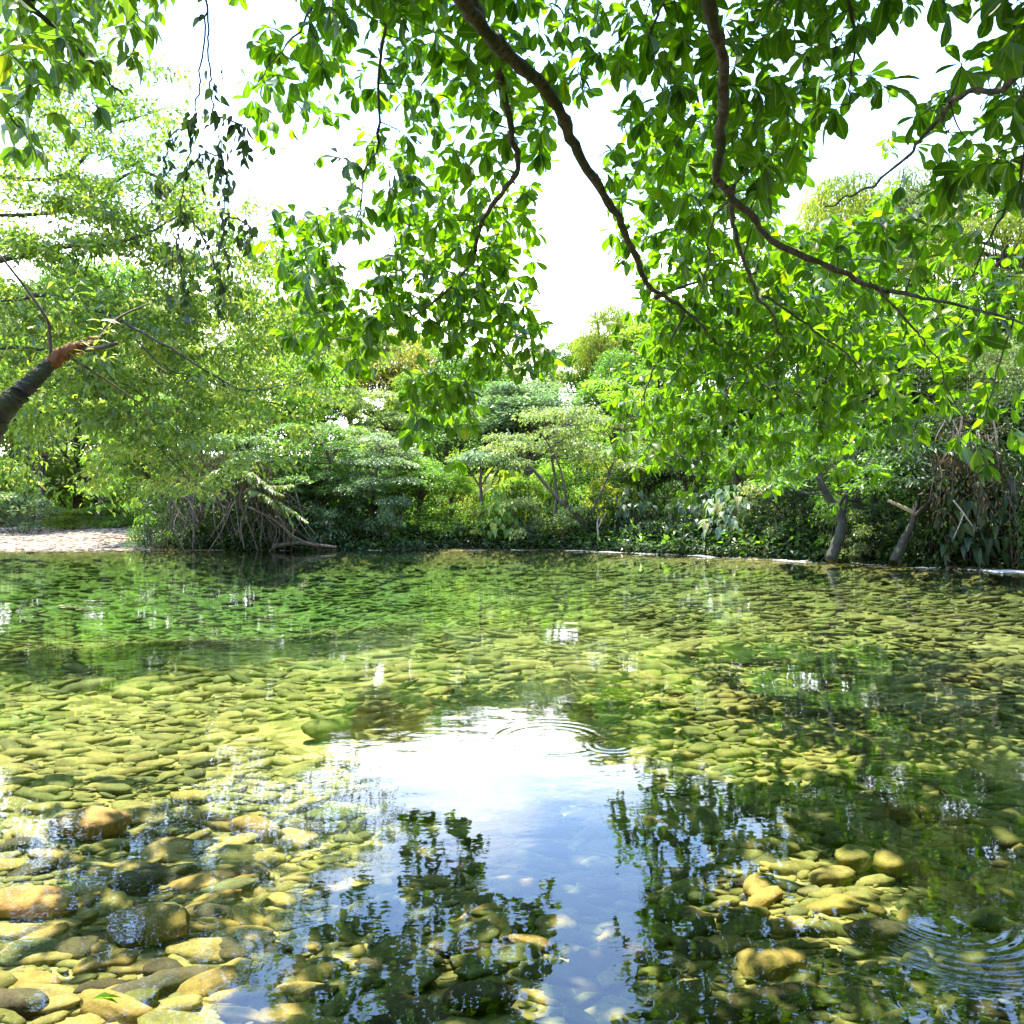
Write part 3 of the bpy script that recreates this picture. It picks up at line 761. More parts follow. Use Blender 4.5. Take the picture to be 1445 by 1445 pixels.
shrubs = [
    (215, 690, 90, 31.6, 'shrub', 'bright', 'bright bush at the right end of the gravel bar'),
    (460, 715, 80, 31.5, 'shrub', 'grey', 'grey-green bush at the foot of the bank below the pale frond plant'),
    (500, 705, 75, 31.6, 'shrub', 'dark', 'dark bush on the waterline below the forked grey-green tree'),
    (548, 700, 80, 31.7, 'shrub', 'grey', 'grey-green bush on the waterline left of the reddish bare earth'),
    (590, 708, 60, 32.4, 'shrub', 'mid', 'mid-green bush just behind the reddish bare earth'),
    (630, 700, 80, 31.8, 'shrub', 'bright', 'bright bush on the waterline right of the reddish bare earth'),
    (672, 712, 70, 31.6, 'shrub', 'lime', 'small yellow-green bush at the foot of the umbrella tree'),
    (705, 692, 80, 31.9, 'bigleaf', 'bright', 'broad-leaved bright bush to the right of the umbrella tree'),
    (742, 704, 80, 31.5, 'shrub', 'pale', 'pale leafy bush on the waterline left of the leaning tree'),
    (800, 715, 75, 31.4, 'shrub', 'pale', 'pale bush around the upright stem of the leaning tree'),
    (850, 700, 80, 31.2, 'shrub', 'dark', 'dark bush behind the white dead stick'),
    (895, 690, 85, 30.6, 'bigleaf', 'dark', 'dark heart-leaved bush right of the white dead stick'),
    (940, 680, 90, 29.8, 'shrub', 'dark', 'dark rounded bush on the bank below the left end of the lit drooping leaves'),
    (985, 688, 95, 28.6, 'bigleaf', 'dark', 'dark heart-leaved bush below the lit drooping leaves'),
    (1030, 690, 95, 27.4, 'bigleaf', 'grey', 'heart-leaved bush with pale shining leaves on the right bank'),
    (1078, 672, 100, 26.4, 'shrub', 'pale', 'pale feathery bush hanging over the water left of the curved trunk'),
    (1125, 690, 95, 25.2, 'shrub', 'dark', 'dark bush at the foot of the curved trunk'),
    (1175, 700, 90, 24.2, 'shrub', 'mid', 'mid-green bush behind the curved trunk'),
    (1215, 722, 80, 23.2, 'shrub', 'pale', 'small pale bush lit on the waterline right of the curved trunk'),
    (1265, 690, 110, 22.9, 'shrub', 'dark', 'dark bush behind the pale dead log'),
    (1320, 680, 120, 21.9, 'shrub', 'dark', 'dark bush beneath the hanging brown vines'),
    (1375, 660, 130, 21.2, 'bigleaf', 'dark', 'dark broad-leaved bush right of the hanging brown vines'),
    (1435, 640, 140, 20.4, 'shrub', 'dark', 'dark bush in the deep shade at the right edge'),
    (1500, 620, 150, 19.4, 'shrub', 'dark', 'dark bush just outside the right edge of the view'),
    (650, 640, 110, 36, 'shrub', 'lime', 'yellow-green bush on the slope behind the umbrella tree'),
    (580, 650, 110, 37, 'shrub', 'bright', 'bright bush on the slope left of the umbrella tree'),
    (720, 655, 110, 35.5, 'bigleaf', 'lime', 'sunlit broad-leaved bush on the slope behind the leaning tree'),
    (790, 650, 120, 35, 'shrub', 'bright', 'bright bush on the slope seen through the stems of the leaning tree'),
    (860, 640, 120, 34.5, 'shrub', 'lime', 'yellow-green bush on the slope right of the leaning tree'),
    (930, 620, 120, 33.5, 'shrub', 'mid', 'mid-green bush high on the slope above the white dead stick'),
    (1010, 620, 130, 31, 'shrub', 'mid', 'mid-green bush on the slope above the heart-leaved bushes'),
    (450, 640, 120, 35, 'shrub', 'bright', 'bright bush on the slope above the pale frond plant'),
    (500, 650, 110, 36, 'bigleaf', 'mid', 'broad-leaved mid-green bush on the slope behind the forked grey-green tree'),
    (100, 715, 110, 43, 'shrub', 'lime', 'yellow-green bush at the back of the gravel bar, right of the grey one'),
    (165, 712, 90, 44, 'shrub', 'bright', 'bright low bush behind the middle of the gravel bar'),
    (30, 700, 120, 40, 'shrub', 'grey', 'grey-green bush at the left edge behind the gravel bar'),
]
shrubs += [
    (-20, 600, 200, 50, 'shrub', 'mid', 'tall mid-green thicket at the left edge, far behind the gravel bar'),
    (-150, 600, 240, 49, 'shrub', 'mid', 'tall mid-green thicket outside the left edge behind the gravel bar'),
    (-300, 590, 260, 46, 'shrub', 'bright', 'tall bright thicket outside the left edge behind the gravel bar'),
    (8, 612, 150, 45, 'shrub', 'bright', 'bright leafy thicket at the left edge under the broken trunk, behind the gravel bar'),
    (60, 585, 200, 52, 'shrub', 'pale', 'tall pale thicket far behind the left end of the gravel bar'),
    (135, 595, 190, 51, 'shrub', 'bright', 'tall bright thicket far behind the middle of the gravel bar'),
    (205, 590, 190, 50, 'shrub', 'lime', 'tall yellow-green thicket far behind the right end of the gravel bar'),
    (275, 600, 170, 46, 'shrub', 'bright', 'tall bright thicket on the slope behind the root tangle'),
    (1330, 560, 200, 30, 'shrub', 'mid', 'tall mid-green thicket on the slope over the shaded right bank'),
    (1430, 540, 220, 28, 'shrub', 'bright', 'tall bright thicket on the slope at the right edge'),
]
for a in shrubs:
    plant(*a)

# leaf litter and low growth all over the slopes
rng = np.random.default_rng(31)
n = 200000
x = rng.uniform(-34, 40, n); s = rng.random(n) ** 1.25 * 48
y = np.interp(x, SX, SY) + .15 + s
k = ~((x < -13.5) & (s < 13)) & (np.abs(x) < .95 * y + 4) & (y > 8)
x, y = x[k], y[k]
clump = np.clip(np.sin(x * 1.7 + 3 * np.sin(y * .6)) * np.sin(y * 1.9 + 2 * np.sin(x * .8)), 0, 1)
z = ground_z(x, y) + rng.random(len(x)) * (.3 + 1.5 * clump * np.clip((y - 28) / 8, .5, 1))
th = rng.random(len(x)) * 6.283
me = leaves('undergrowth', np.stack((x, y, z), -1), np.stack((np.cos(th), np.sin(th), rng.normal(.1, .5, len(x))), -1),
            np.array((0, 0, 1.)) + rng.normal(0, .4, (len(x), 3)), rng.uniform(.14, .34, len(x)), LEAF_SMALL, np.clip(rng.normal(.5, .25, len(x)), 0, 1), M['mid'])
nb_ = 60000
xb = rng.uniform(-13, 26, nb_); xb = xb[(xb > 4) | (xb < -8.5) | (rng.random(nb_) < .35)]; nb_ = len(xb); sb = rng.random(nb_) ** 1.3 * 3.4 - .45
yb = np.interp(xb, SX, SY) + .15 + sb
lump = np.clip(np.sin(xb * 2.1 + 2 * np.sin(yb)) * .6 + np.sin(xb * .8 + 1) * .5, 0, 1)
zb_ = np.maximum(ground_z(xb, yb), .03) + rng.random(nb_) ** 1.3 * (.15 + 1.9 * lump ** 1.5 + .3 * rng.random(nb_))
th = rng.random(nb_) * 6.283
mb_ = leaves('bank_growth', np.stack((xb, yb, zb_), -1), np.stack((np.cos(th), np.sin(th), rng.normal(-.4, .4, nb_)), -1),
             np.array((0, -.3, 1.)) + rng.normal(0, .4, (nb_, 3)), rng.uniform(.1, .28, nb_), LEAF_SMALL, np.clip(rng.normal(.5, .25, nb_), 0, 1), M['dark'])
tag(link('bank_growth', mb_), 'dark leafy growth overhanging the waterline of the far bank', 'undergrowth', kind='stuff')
tag(link('undergrowth', me), 'low leafy undergrowth carpeting the far bank and hillside', 'undergrowth', kind='stuff')

# ------------------------------------------------------------------ trees on the bank with stems of their own shape
def stem_tree(name, label, stems, pads, mat, leaf, bark, d, n_leaf=260, cat='tree', flat=.25, seed=1, shape=LEAF_SMALL):
    """stems: photo polylines (px, py, distance) with radii; pads: (px, py, width px, distance) leaf sprays."""
    rng = np.random.default_rng(seed)
    b = P(*stems[0][0][0]); root = empty(name, tuple(b))
    tk = MB(); allp = []
    for pts, r0, r1 in stems:
        c = curve([P(*q) - b for q in pts], 7)
        c += rng.normal(0, r0 * .07, c.shape)
        tk.tube(c, np.linspace(r0, r1, len(c)), 10, rough=.035, rng=rng); allp.append(c)
    allp = np.vstack(allp)
    P_, Ax, Nn, Sz, Ti = [], [], [], [], []
    for px, py, w, dd in pads:
        e = P(px, py, dd) - b; rr = w / F * dd / 2
        near = allp[np.argmin(np.linalg.norm(allp - e, axis=1) + 2 * np.clip(allp[:, 2] - e[2] + .3, 0, 9))]
        tk.tube(curve((near, (near + e) / 2 + rng.normal(0, .1, 3) - (0, 0, .1), e), 4), np.linspace(.03, .01, 9), 5)
        n = int(n_leaf * max(.4, rr ** 2))
        rad = np.sqrt(rng.random(n)) * rr; th = rng.random(n) * 6.283
        wob = 1 + .3 * np.sin(3 * th + px)
        p = e + np.stack((np.cos(th) * rad * wob, np.sin(th) * rad * wob, flat * rr * (1 - (rad / rr) ** 2) * rng.random(n) + rng.normal(0, .06, n) - .12 * rad), -1)
        ax = np.stack((np.cos(th), np.sin(th), rng.normal(-.35, .3, n)), -1) + rng.normal(0, .5, (n, 3)) * (1, 1, .3)
        P_.append(p); Ax.append(ax); Nn.append(np.array((0, 0, 1.)) + rng.normal(0, .35, (n, 3)))
        Sz.append(rng.uniform(*leaf, n)); Ti.append(np.clip(rng.normal(.5, .22, n) + rng.normal(0, .1), 0, 1))
    tk.build('trunk', M[bark], root)
    link('crown', leaves('crown', np.vstack(P_), np.vstack(Ax), np.vstack(Nn), np.concatenate(Sz), shape, np.concatenate(Ti), M[mat]), root)
    return tag(root, label, cat)

rng = np.random.default_rng(8)
pads = [(rng.uniform(700, 910), 0, rng.uniform(34, 66), rng.uniform(30.2, 34.5)) for _ in range(46)]
pads = [(px, 690 - (130 - abs(px - 800) * .55) * rng.uniform(.35, 1.), w, d) for px, _, w, d in pads]
stem_tree('leaning_tree', 'many-stemmed tree leaning left over the far bank with a tiered pale crown',
    [(((845, 768, 31.3), (815, 728, 31.4), (780, 695, 31.6), (735, 640, 32), (715, 605, 32.4)), .12, .035),
     (((780, 770, 31.6), (783, 725, 31.7), (785, 690, 31.8), (775, 625, 32.2), (765, 580, 32.4)), .09, .03),
     (((800, 712, 31.4), (790, 660, 31.2), (770, 620, 31.0)), .06, .025),
     (((826, 738, 31.4), (850, 690, 32), (870, 640, 32.6), (880, 600, 33)), .06, .025)],
    pads, 'pale', (.12, .2), 'bark_far', 32, 300, seed=3)
stem_tree('umbrella_tree', 'small straight umbrella-crowned tree in the middle of the far bank',
    [(((681, 768, 32), (680, 720, 32), (678, 680, 32), (680, 650, 32)), .09, .05),
     (((679, 690, 32), (660, 660, 31.8), (645, 648, 31.6)), .04, .02), (((679, 685, 32), (700, 656, 32.2), (716, 648, 32.4)), .04, .02)],
    [(680, 640, 60, 32), (655, 648, 50, 31.5), (706, 646, 54, 32.3), (680, 652, 70, 32.6), (640, 660, 34, 31.7), (722, 658, 34, 32.2), (670, 645, 40, 31.2)],
    'grey', (.14, .24), 'bark_far', 32, 320, seed=4)
pads = [(rng.uniform(1080, 1270), rng.uniform(560, 700), rng.uniform(40, 80), rng.uniform(21.5, 26)) for _ in range(26)]
stem_tree('curved_tree', 'dark tree with a sinuous trunk standing at the right-hand waterline',
    [(((1172, 790, 22.8), (1185, 755, 22.9), (1188, 730, 23), (1168, 700, 23.1), (1155, 665, 23.3), (1160, 610, 23.6), (1185, 540, 24)), .17, .07),
     (((1183, 715, 23), (1195, 695, 22.8), (1215, 672, 22.6), (1230, 640, 22.6)), .06, .025),
     (((1190, 740, 23), (1194, 710, 23.2), (1195, 680, 23.4)), .05, .03)],
    pads, 'mid', (.13, .24), 'bark_wet', 23, 260, seed=5)
pads = [(rng.uniform(1260, 1400), rng.uniform(600, 700), rng.uniform(40, 90), rng.uniform(19.5, 23)) for _ in range(22)]
stem_tree('leaning_tree', 'dark tree leaning right from the shaded bank, behind the pale dead log',
    [(((1262, 790, 21.6), (1275, 765, 21.6), (1287, 740, 21.6), (1292, 715, 21.7), (1310, 670, 21.9), (1345, 610, 22)), .13, .05),
     (((1290, 730, 21.6), (1320, 700, 21.2), (1360, 680, 20.6)), .06, .02)],
    pads, 'dark', (.13, .24), 'bark_wet', 22, 260, seed=6)

# bush with dead twigs and roots hanging into the water at the left end of the bank
rng = np.random.default_rng(12)
b = P(320, 775, 30.4)
root = tag(empty('root_tangle', tuple(b)), 'dark mound of dead twigs and roots hanging into the water beside the gravel bar', 'bush')
tk = MB()
for k in range(230):
    a = P(rng.uniform(235, 420), 0, rng.uniform(29.6, 31.6)); a[2] = H + (722 - (650 + abs(a[0] / a[1] * F + CX - 300) * .35 + rng.random() * 55)) / F * a[1]
    e = a + np.array((rng.normal(.15, .5), rng.normal(-.2, .3), -rng.uniform(.4, 2.2))); e[2] = max(e[2], -.05)
    mid_ = (a + e) / 2 + rng.normal(0, .22, 3)
    tk.tube(curve((a - b, mid_ - b, e - b), 4), np.linspace(rng.uniform(.012, .035), .007, 9), 4, cap=False)
for q in (((255, 775), (262, 740), (275, 700), (300, 670)), ((272, 776), (274, 740), (268, 705), (262, 690)), ((410, 760), (395, 730), (370, 700), (330, 665)), ((345, 775), (340, 740), (350, 700), (320, 660)), ((445, 770), (415, 757), (390, 735), (350, 715))):
    c = curve([P(x, y, 29.7) - b for x, y in q], 5); tk.tube(c, np.linspace(.03, .045, len(c)), 6)
tk.build('hanging_roots', M['bark_far'], root)
n = 6500
px = rng.uniform(200, 440, n); topy = 648 + np.abs(px - 300) * .42; py = topy + (772 - topy) * rng.random(n) ** .8; dd = rng.uniform(30.0, 32.6, n)
pos = np.stack(((px - CX) / F * dd, dd, H - (py - CX) / F * dd), -1) - b
pos[:, 2] = np.maximum(pos[:, 2], -b[2] + .05)
th = rng.random(n) * 6.283
link('foliage', leaves('foliage', pos, np.stack((np.cos(th), np.sin(th), rng.normal(-.4, .4, n)), -1), np.array((0, -.3, 1.)) + rng.normal(0, .4, (n, 3)), rng.uniform(.08, .2, n), LEAF_SMALL, np.clip(rng.normal(.45, .25, n), 0, 1), M['dark']), root)
n = 2200
px = rng.uniform(235, 400, n); py = 650 + np.abs(px - 300) * .4 + rng.normal(0, 14, n); dd = rng.uniform(29.7, 31.5, n)
pos = np.stack(((px - CX) / F * dd, dd, H - (py - CX) / F * dd), -1) - b
link('dead_leaves', leaves('dead_leaves', pos, np.stack((rng.normal(0, .5, n), rng.normal(0, .5, n), -np.ones(n)), -1), rng.normal(0, 1, (n, 3)) + (0, -1, .4), rng.uniform(.08, .2, n), LEAF_SLIM, np.clip(rng.normal(.45, .25, n), 0, 1), M['dry']), root)

# plant with long pale drooping fronds
b = P(335, 690, 29.6)
root = tag(empty('frond_plant', tuple(b)), 'plant with long pale green fronds drooping to the right over the root tangle', 'plant')
fr = MB(); P_, Ax, Nn, Sz, Ti = [], [], [], [], []
for q in (((330, 668), (355, 668), (382, 690), (398, 698)), ((345, 672), (372, 684), (392, 686), (412, 684)), ((360, 700), (385, 705), (408, 718), (432, 735)), ((350, 690), (378, 702), (400, 720), (412, 738)), ((340, 668), (320, 662), (300, 668), (285, 682))):
    c = curve([P(x, y, 29.4 + rng.normal(0, .15)) - b for x, y in q], 9); fr.tube(np.vstack((np.array([(0, .3, -.4)]), c)), np.linspace(.03, .008, len(c) + 1), 5)
    tg = np.gradient(c, axis=0)
    for sd in (-1, 1):
        for f in range(2, len(c)):
            for j in range(2):
                P_.append(c[f] + tg[f] * .5 * j); side = np.array((-tg[f][1], tg[f][0] * 0 - 1., .1)) * sd
                Ax.append(unit(tg[f]) * .35 + unit(side) * 1. + (0, 0, -.12 + rng.normal(0, .1))); Nn.append(np.array((0, -.5, 1.)) + rng.normal(0, .15, 3)); Sz.append(.42 * (1.1 - .7 * f / len(c))); Ti.append(np.clip(rng.normal(.6, .15), 0, 1))
fr.build('stem', M['bark_far'], root)
link('fronds', leaves('fronds', P_, Ax, Nn, np.array(Sz), LEAF_LANCE, np.array(Ti), M['pale'], True), root)

# hanging brown vines on the right bank
b = P(1355, 640, 19.8)
root = tag(empty('hanging_vines', tuple(b)), 'curtain of dry brown and green vines hanging over the shaded right bank', 'vines')
vn = MB(); P_ = []
for k in range(30):
    px = rng.uniform(1310, 1410); d = rng.uniform(19.2, 20.6); y0_ = rng.uniform(585, 650); y1_ = y0_ + rng.uniform(40, 120)
    c = curve([P(px, y0_, d + .3) - b, P(px + rng.normal(0, 8), (y0_ + y1_) / 2, d) - b, P(px + rng.normal(0, 14), y1_, d) - b], 6)
    vn.tube(c, np.linspace(.02, .006, len(c)), 4, cap=False); P_.append(np.repeat(c, 2, 0) + rng.normal(0, .12, (len(c) * 2, 3)))
vn.build('stems', M['bark_far'], root)
P_ = np.vstack(P_); n = len(P_)
link('foliage', leaves('foliage', P_, np.stack((rng.normal(0, .5, n), rng.normal(0, .5, n), -np.ones(n)), -1), rng.normal(0, .6, (n, 3)) + (0, -1, .3), rng.uniform(.09, .2, n), LEAF_SLIM, np.clip(rng.normal(.5, .25, n), 0, 1), M['dry']), root)

# dead wood
def dead(name, label, pts, r0, r1, mat, cat, twigs=()):
    b = P(*pts[0]); mb = MB(); c = curve([P(*q) - b for q in pts], 7)
    mb.tube(c, np.linspace(r0, r1, len(c)), 8, rough=.08, rng=rng)
    for tw in twigs:
        c = curve([P(*q) - b for q in tw], 5); mb.tube(c, np.linspace(r1 * 1.1, r1 * .5, len(c)), 6)
    o = mb.build(name, M[mat]); o.location = tuple(b)
    return tag(o, label, cat)
dead('dead_branch', 'white dead stick standing at the waterline right of the leaning tree', ((843, 773, 30.4), (844, 755, 30.4), (843, 738, 30.5), (846, 728, 30.5)), .05, .025, 'bark_pale', 'branch', [((844, 745, 30.4), (850, 733, 30.3), (856, 722, 30.3))])
dead('dead_branch', 'pale dead log propped in the shade of the right bank', ((1253, 706, 21.3), (1270, 714, 21.2), (1289, 723, 21.1)), .045, .055, 'bark_pale', 'branch')
dead('dead_branch', 'thin grey dead branch dangling under the hanging brown vines', ((1345, 706, 19.4), (1358, 722, 19.3), (1372, 742, 19.3)), .022, .012, 'bark_pale', 'branch', [((1360, 725, 19.3), (1352, 745, 19.2), (1345, 760, 19.2))])
dead('dead_branch', 'brown driftwood lying along the waterline right of the root tangle', ((385, 771, 30.3), (420, 766, 30.4), (455, 770, 30.3), (475, 772, 30.2)), .10, .05, 'bark_far', 'driftwood', [((420, 766, 30.4), (405, 750, 30.3), (390, 738, 30.2))])
mb = MB()
bmx = P(588, 772, 31)
u_, v_ = np.meshgrid(np.linspace(-1.3, 1.3, 26), np.linspace(0, 1, 12), indexing='ij')
hz = np.cos(u_ / 1.3 * 1.5) * (.5 + .12 * np.sin(u_ * 9) + .1 * np.sin(u_ * 4 + 1))
V = np.stack((u_, .1 + v_ ** 1.5 * .9 + .08 * np.sin(u_ * 7 + v_ * 9), v_ * hz - .03), -1).reshape(-1, 3)
i = (np.arange(25)[:, None] * 12 + np.arange(11)[None]).reshape(-1)
mb.add(V, np.stack((i, i + 12, i + 13, i + 1), -1).reshape(-1), np.full(len(i), 4))
o = mb.build('earth_bank', bark_mat('red_earth', (.05, .025, .014), (.13, .07, .038), None, 9)); o.location = (bmx[0], 30.9, 0)
tag(o, kind='structure')

# ------------------------------------------------------------------ foreground: overhanging trees whose limbs come in from outside the view
def idw(ctrl, px, py):
    c = np.array(ctrl, float)
    w = 1 / (((c[:, 0] - px) ** 2 + (c[:, 1] - py) ** 2) + 2500.) ** 1.5
    return float((w * c[:, 2]).sum() / w.sum())

def spray_tree(name, label, base, limbs, dens, ctrl, mode, leaf, shape, leafmat, barkmat, seed, spread=(.92, 1.25), cover=2.0, twig=.006, flat=None, extra=(), thin=None, backlit={}):
    """limbs: lists of (px, py, distance) or 3-D points ('w', x, y, z) with end radii; dens: rows of density per 48-px cell
    (dict row -> string, one digit per column). Leaf sprays fill the cells and hang on twigs grown from the limbs."""
    rng = np.random.default_rng(seed)
    root = empty(name, base); b = np.array(base, float)
    segs = []
    for pts, r0, r1 in limbs:
        c = curve([np.array(q[1:]) if q[0] == 'w' else P(*q) for q in pts], 8)
        n = len(c); c[1:] += np.cumsum(rng.normal(0, .018, (n - 1, 3)), 0) * .5 + rng.normal(0, r1 * .3, (n - 1, 3))
        segs.append((c, np.linspace(r0, r1, n) ** 1.0 * (1. if r0 > .2 else .66)))
    NP = np.vstack([c for c, _ in segs]); own = np.concatenate([np.full(len(c), k) for k, (c, _) in enumerate(segs)])
    NR = np.concatenate([r for _, r in segs])
    cells = []
    for row, st_ in dens.items():
        for col, ch in st_.items() if isinstance(st_, dict) else enumerate(st_):
            if ch in ' .0': continue
            cells.append((col, row, int(ch)))
    S_ = []
    for col, row, k in cells:
        cx, cy = col * 48 + 24, row * 48 + 24
        d = idw(ctrl, cx, cy)
        lp = leaf / d * F
        per = 5.5 if mode == 'rosette' else 20.
        area = lp * lp * (.22 if mode == 'rosette' else .13)
        cnt_ = (k / 8.) ** 1.3 * 2304 * cover / (area * per)
        m_ = int(cnt_) + (rng.random() < cnt_ % 1)
        hubs = rng.uniform(-24, 24, (2, 2))
        for _ in range(m_):
            ox, oy = rng.uniform(-26, 26, 2) if mode == 'rosette' else hubs[int(rng.integers(2))] + rng.normal(0, 11, 2) * (1.3, .7)
            S_.append((*P(cx + ox, cy + oy - .3 * lp, d * rng.uniform(spread[0], spread[1] if d < 8 else 1 + .4 * (spread[1] - 1))), d))
    S_ += [(*e, 4.) for e in extra]
    S_ = np.array(S_)
    if thin: S_ = S_[thin(S_, rng)]
    dist = np.array([np.min(np.linalg.norm(NP - s[:3], axis=1)) for s in S_])
    S_ = S_[np.argsort(dist)]
    TW = {}; LV = {}
    pts = np.zeros((len(NP) + 6 * len(S_), 3)); pts[:len(NP)] = NP
    ow = np.zeros(len(pts), int); ow[:len(NP)] = own; pr = np.full(len(pts), .02); pr[:len(NP)] = NR
    cnt_ = len(NP)
    for s in S_:
        e = s[:3]
        dl = e - pts[:cnt_]; ds = np.linalg.norm(dl, axis=1)
        j = np.argmin(ds + .6 * np.clip(-dl[:, 2] * -1, 0, 9) * .3)
        a = pts[j]; ln = ds[j]
        mid_ = (a + e) / 2 + rng.normal(0, .06, 3) * ln + np.array((0, 0, .10 * ln))
        nn = max(3, min(6, int(ln / .18)))
        c = curve((a, mid_, e), nn)
        r0 = min(pr[j] * .7, twig * (1 + 1.4 * min(ln, 2.2)))
        TW.setdefault(ow[j], []).append((c, np.linspace(max(r0, twig * .8), twig * .45, len(c))))
        pick = c[len(c) // 3::max(1, len(c) // 5)][:5]
        pts[cnt_:cnt_ + len(pick)] = pick; ow[cnt_:cnt_ + len(pick)] = ow[j]; pr[cnt_:cnt_ + len(pick)] = twig
        cnt_ += len(pick)
        g = unit(c[-1] - c[-3]); L_ = LV.setdefault(ow[j], [])
        ti0 = rng.normal(.5, .15 if mode == 'rosette' else .26)
        if mode == 'rosette':
            nl = rng.integers(4, 8); az0 = rng.random() * 6.283
            u1 = unit(np.cross(g, (.3, .2, .9))); u2 = np.cross(g, u1)
            for q in range(nl):
                az = az0 + q * 6.283 / nl + rng.normal(0, .25)
                rd = u1 * math.cos(az) + u2 * math.sin(az)
                ax = unit(rd * .85 + g * rng.uniform(.1, .8) + np.array((0, 0, -rng.uniform(.15, 1.0))))
                nr = np.array((0, 0, 1.)) + rng.normal(0, .35, 3) + .25 * g
                L_.append((e - g * rng.uniform(0, .12) * leaf * 2, ax, nr, leaf * rng.uniform(.6, 1.2), ti0 + rng.normal(0, .14)))
        else:
            for q in range(20):
                f = q / 20.; bp = c[int((.15 + .85 * f) * (len(c) - 1))] + rng.normal(0, .02, 3)
                if flat: bp = bp + np.array((rng.normal(0, flat), rng.normal(0, flat), rng.normal(0, flat * .35)))
                th = rng.random() * 6.283
                ax = unit(np.array((math.cos(th), math.sin(th), rng.normal(-.45, .3))) + .5 * g)
                L_.append((bp, ax, np.array((0, 0, 1.)) + rng.normal(0, .4, 3), leaf * rng.uniform(.55, 1.25), ti0 + rng.normal(0, .18)))
    for k, (c, r) in enumerate(segs):
        mb = MB(); kn = 1 + .22 * (rng.random(len(r)) ** 4) + .07 * np.sin(np.arange(len(r)) * 1.7); mb.tube(c - b, r * kn, 10, rough=.10, rng=rng)
        for cc, rr in TW.get(k, ()): mb.tube(cc - b, rr, 4, cap=False)
        lo = mb.build('trunk' if k == 0 else 'limb', M[barkmat], root)
        if k in LV:
            lv = LV[k]
            link('foliage', leaves('foliage', np.array([v[0] for v in lv]) - b, [v[1] for v in lv], [v[2] for v in lv], np.array([v[3] for v in lv]), shape,
                                   np.clip(np.array([v[4] for v in lv]), 0, 1), M[backlit.get(k, leafmat)], True), lo)
    return tag(root, label, 'tree')

# the big broad-leaved tree: trunk on the near bank behind the viewer, limbs reaching out over the river
OVER = {
    -4: '            5666666666666666655',
    -3: '           55777777777777777766',
    -2: '        4 5677777777777777777777',
    -1: '       33 6788888888888888666688',
    0: '     1 1 78888888888888887743999',
    1: '       2678888888888888888702999',
    2: '       5675758888858888888637899',
    3: '       653226577417888888517 7899',
    4: '        234556774168888864237888',
    5: '        3555566621788877303676667',
    6: '        46455554116876633455433345',
    7: '       25424655115666665555652223',
    8: '        463656620 35677766666525 3',
    9: '        365546641 25777777666554 5',
    10: '         34 13545 046777777664443',
    11: '            66    5677777664311',
    12: '            55    47777776443423',
    13: '            11    25556643  41',
    14: '                    1 1 1',
}
OVER = {k: v.replace(' ', '0') for k, v in OVER.items()}
ctrl = [(500, 50, 6.2), (750, 50, 5.6), (1000, 40, 4.8), (1150, 100, 4.8), (1400, 50, 3.9), (1400, 200, 4.3), (1260, 180, 4.8), (1240, 300, 5.6), (1350, 300, 5.8),
        (1100, 250, 5.4), (950, 250, 6.5), (900, 350, 7.5), (1030, 400, 7.5), (1200, 420, 6.6), (1400, 430, 6.6), (1300, 520, 7.6), (1370, 630, 6.6), (1230, 560, 8.5),
        (950, 560, 11.5), (1080, 620, 12.5), (1200, 650, 12), (1000, 480, 9.5), (1100, 520, 10), (650, 200, 6.6), (480, 250, 7.6), (620, 350, 7.6), (420, 380, 8.2), (520, 470, 8.8),
        (680, 450, 8.3), (770, 490, 8.8), (620, 570, 9.4), (400, 120, 6.8), (1000, -150, 3.8), (600, -150, 4.6), (1400, -150, 3.2)]
T = ('w', 3.1, -2.3, .2)
ro = np.random.default_rng(90)
added_sprays = []
while len(added_sprays) < 9500:
    x_, y_ = ro.uniform(-2.6, 6.8), ro.uniform(-4, 8.2)
    z_ = max(4.9, H + .72 * y_) + ro.random() * 2.0
    added_sprays.append((x_, y_, z_))  # unseen sprays above the view, added to shade the near bed
for _ in range(800):
    added_sprays.append(tuple(P(ro.uniform(905, 1260), ro.uniform(180, 500), ro.uniform(8.5, 13))))
deep = [(c_, r_) for r_ in range(6, 12) for c_ in range(8, 17) if c_ < len(OVER[r_]) and OVER[r_][c_] in '456789']
for _ in range(330):
    c_, r_ = deep[int(ro.integers(len(deep)))]
    added_sprays.append(tuple(P(c_ * 48 + ro.uniform(0, 48), r_ * 48 + ro.uniform(-5, 40), ro.uniform(7.8, 10.8))))
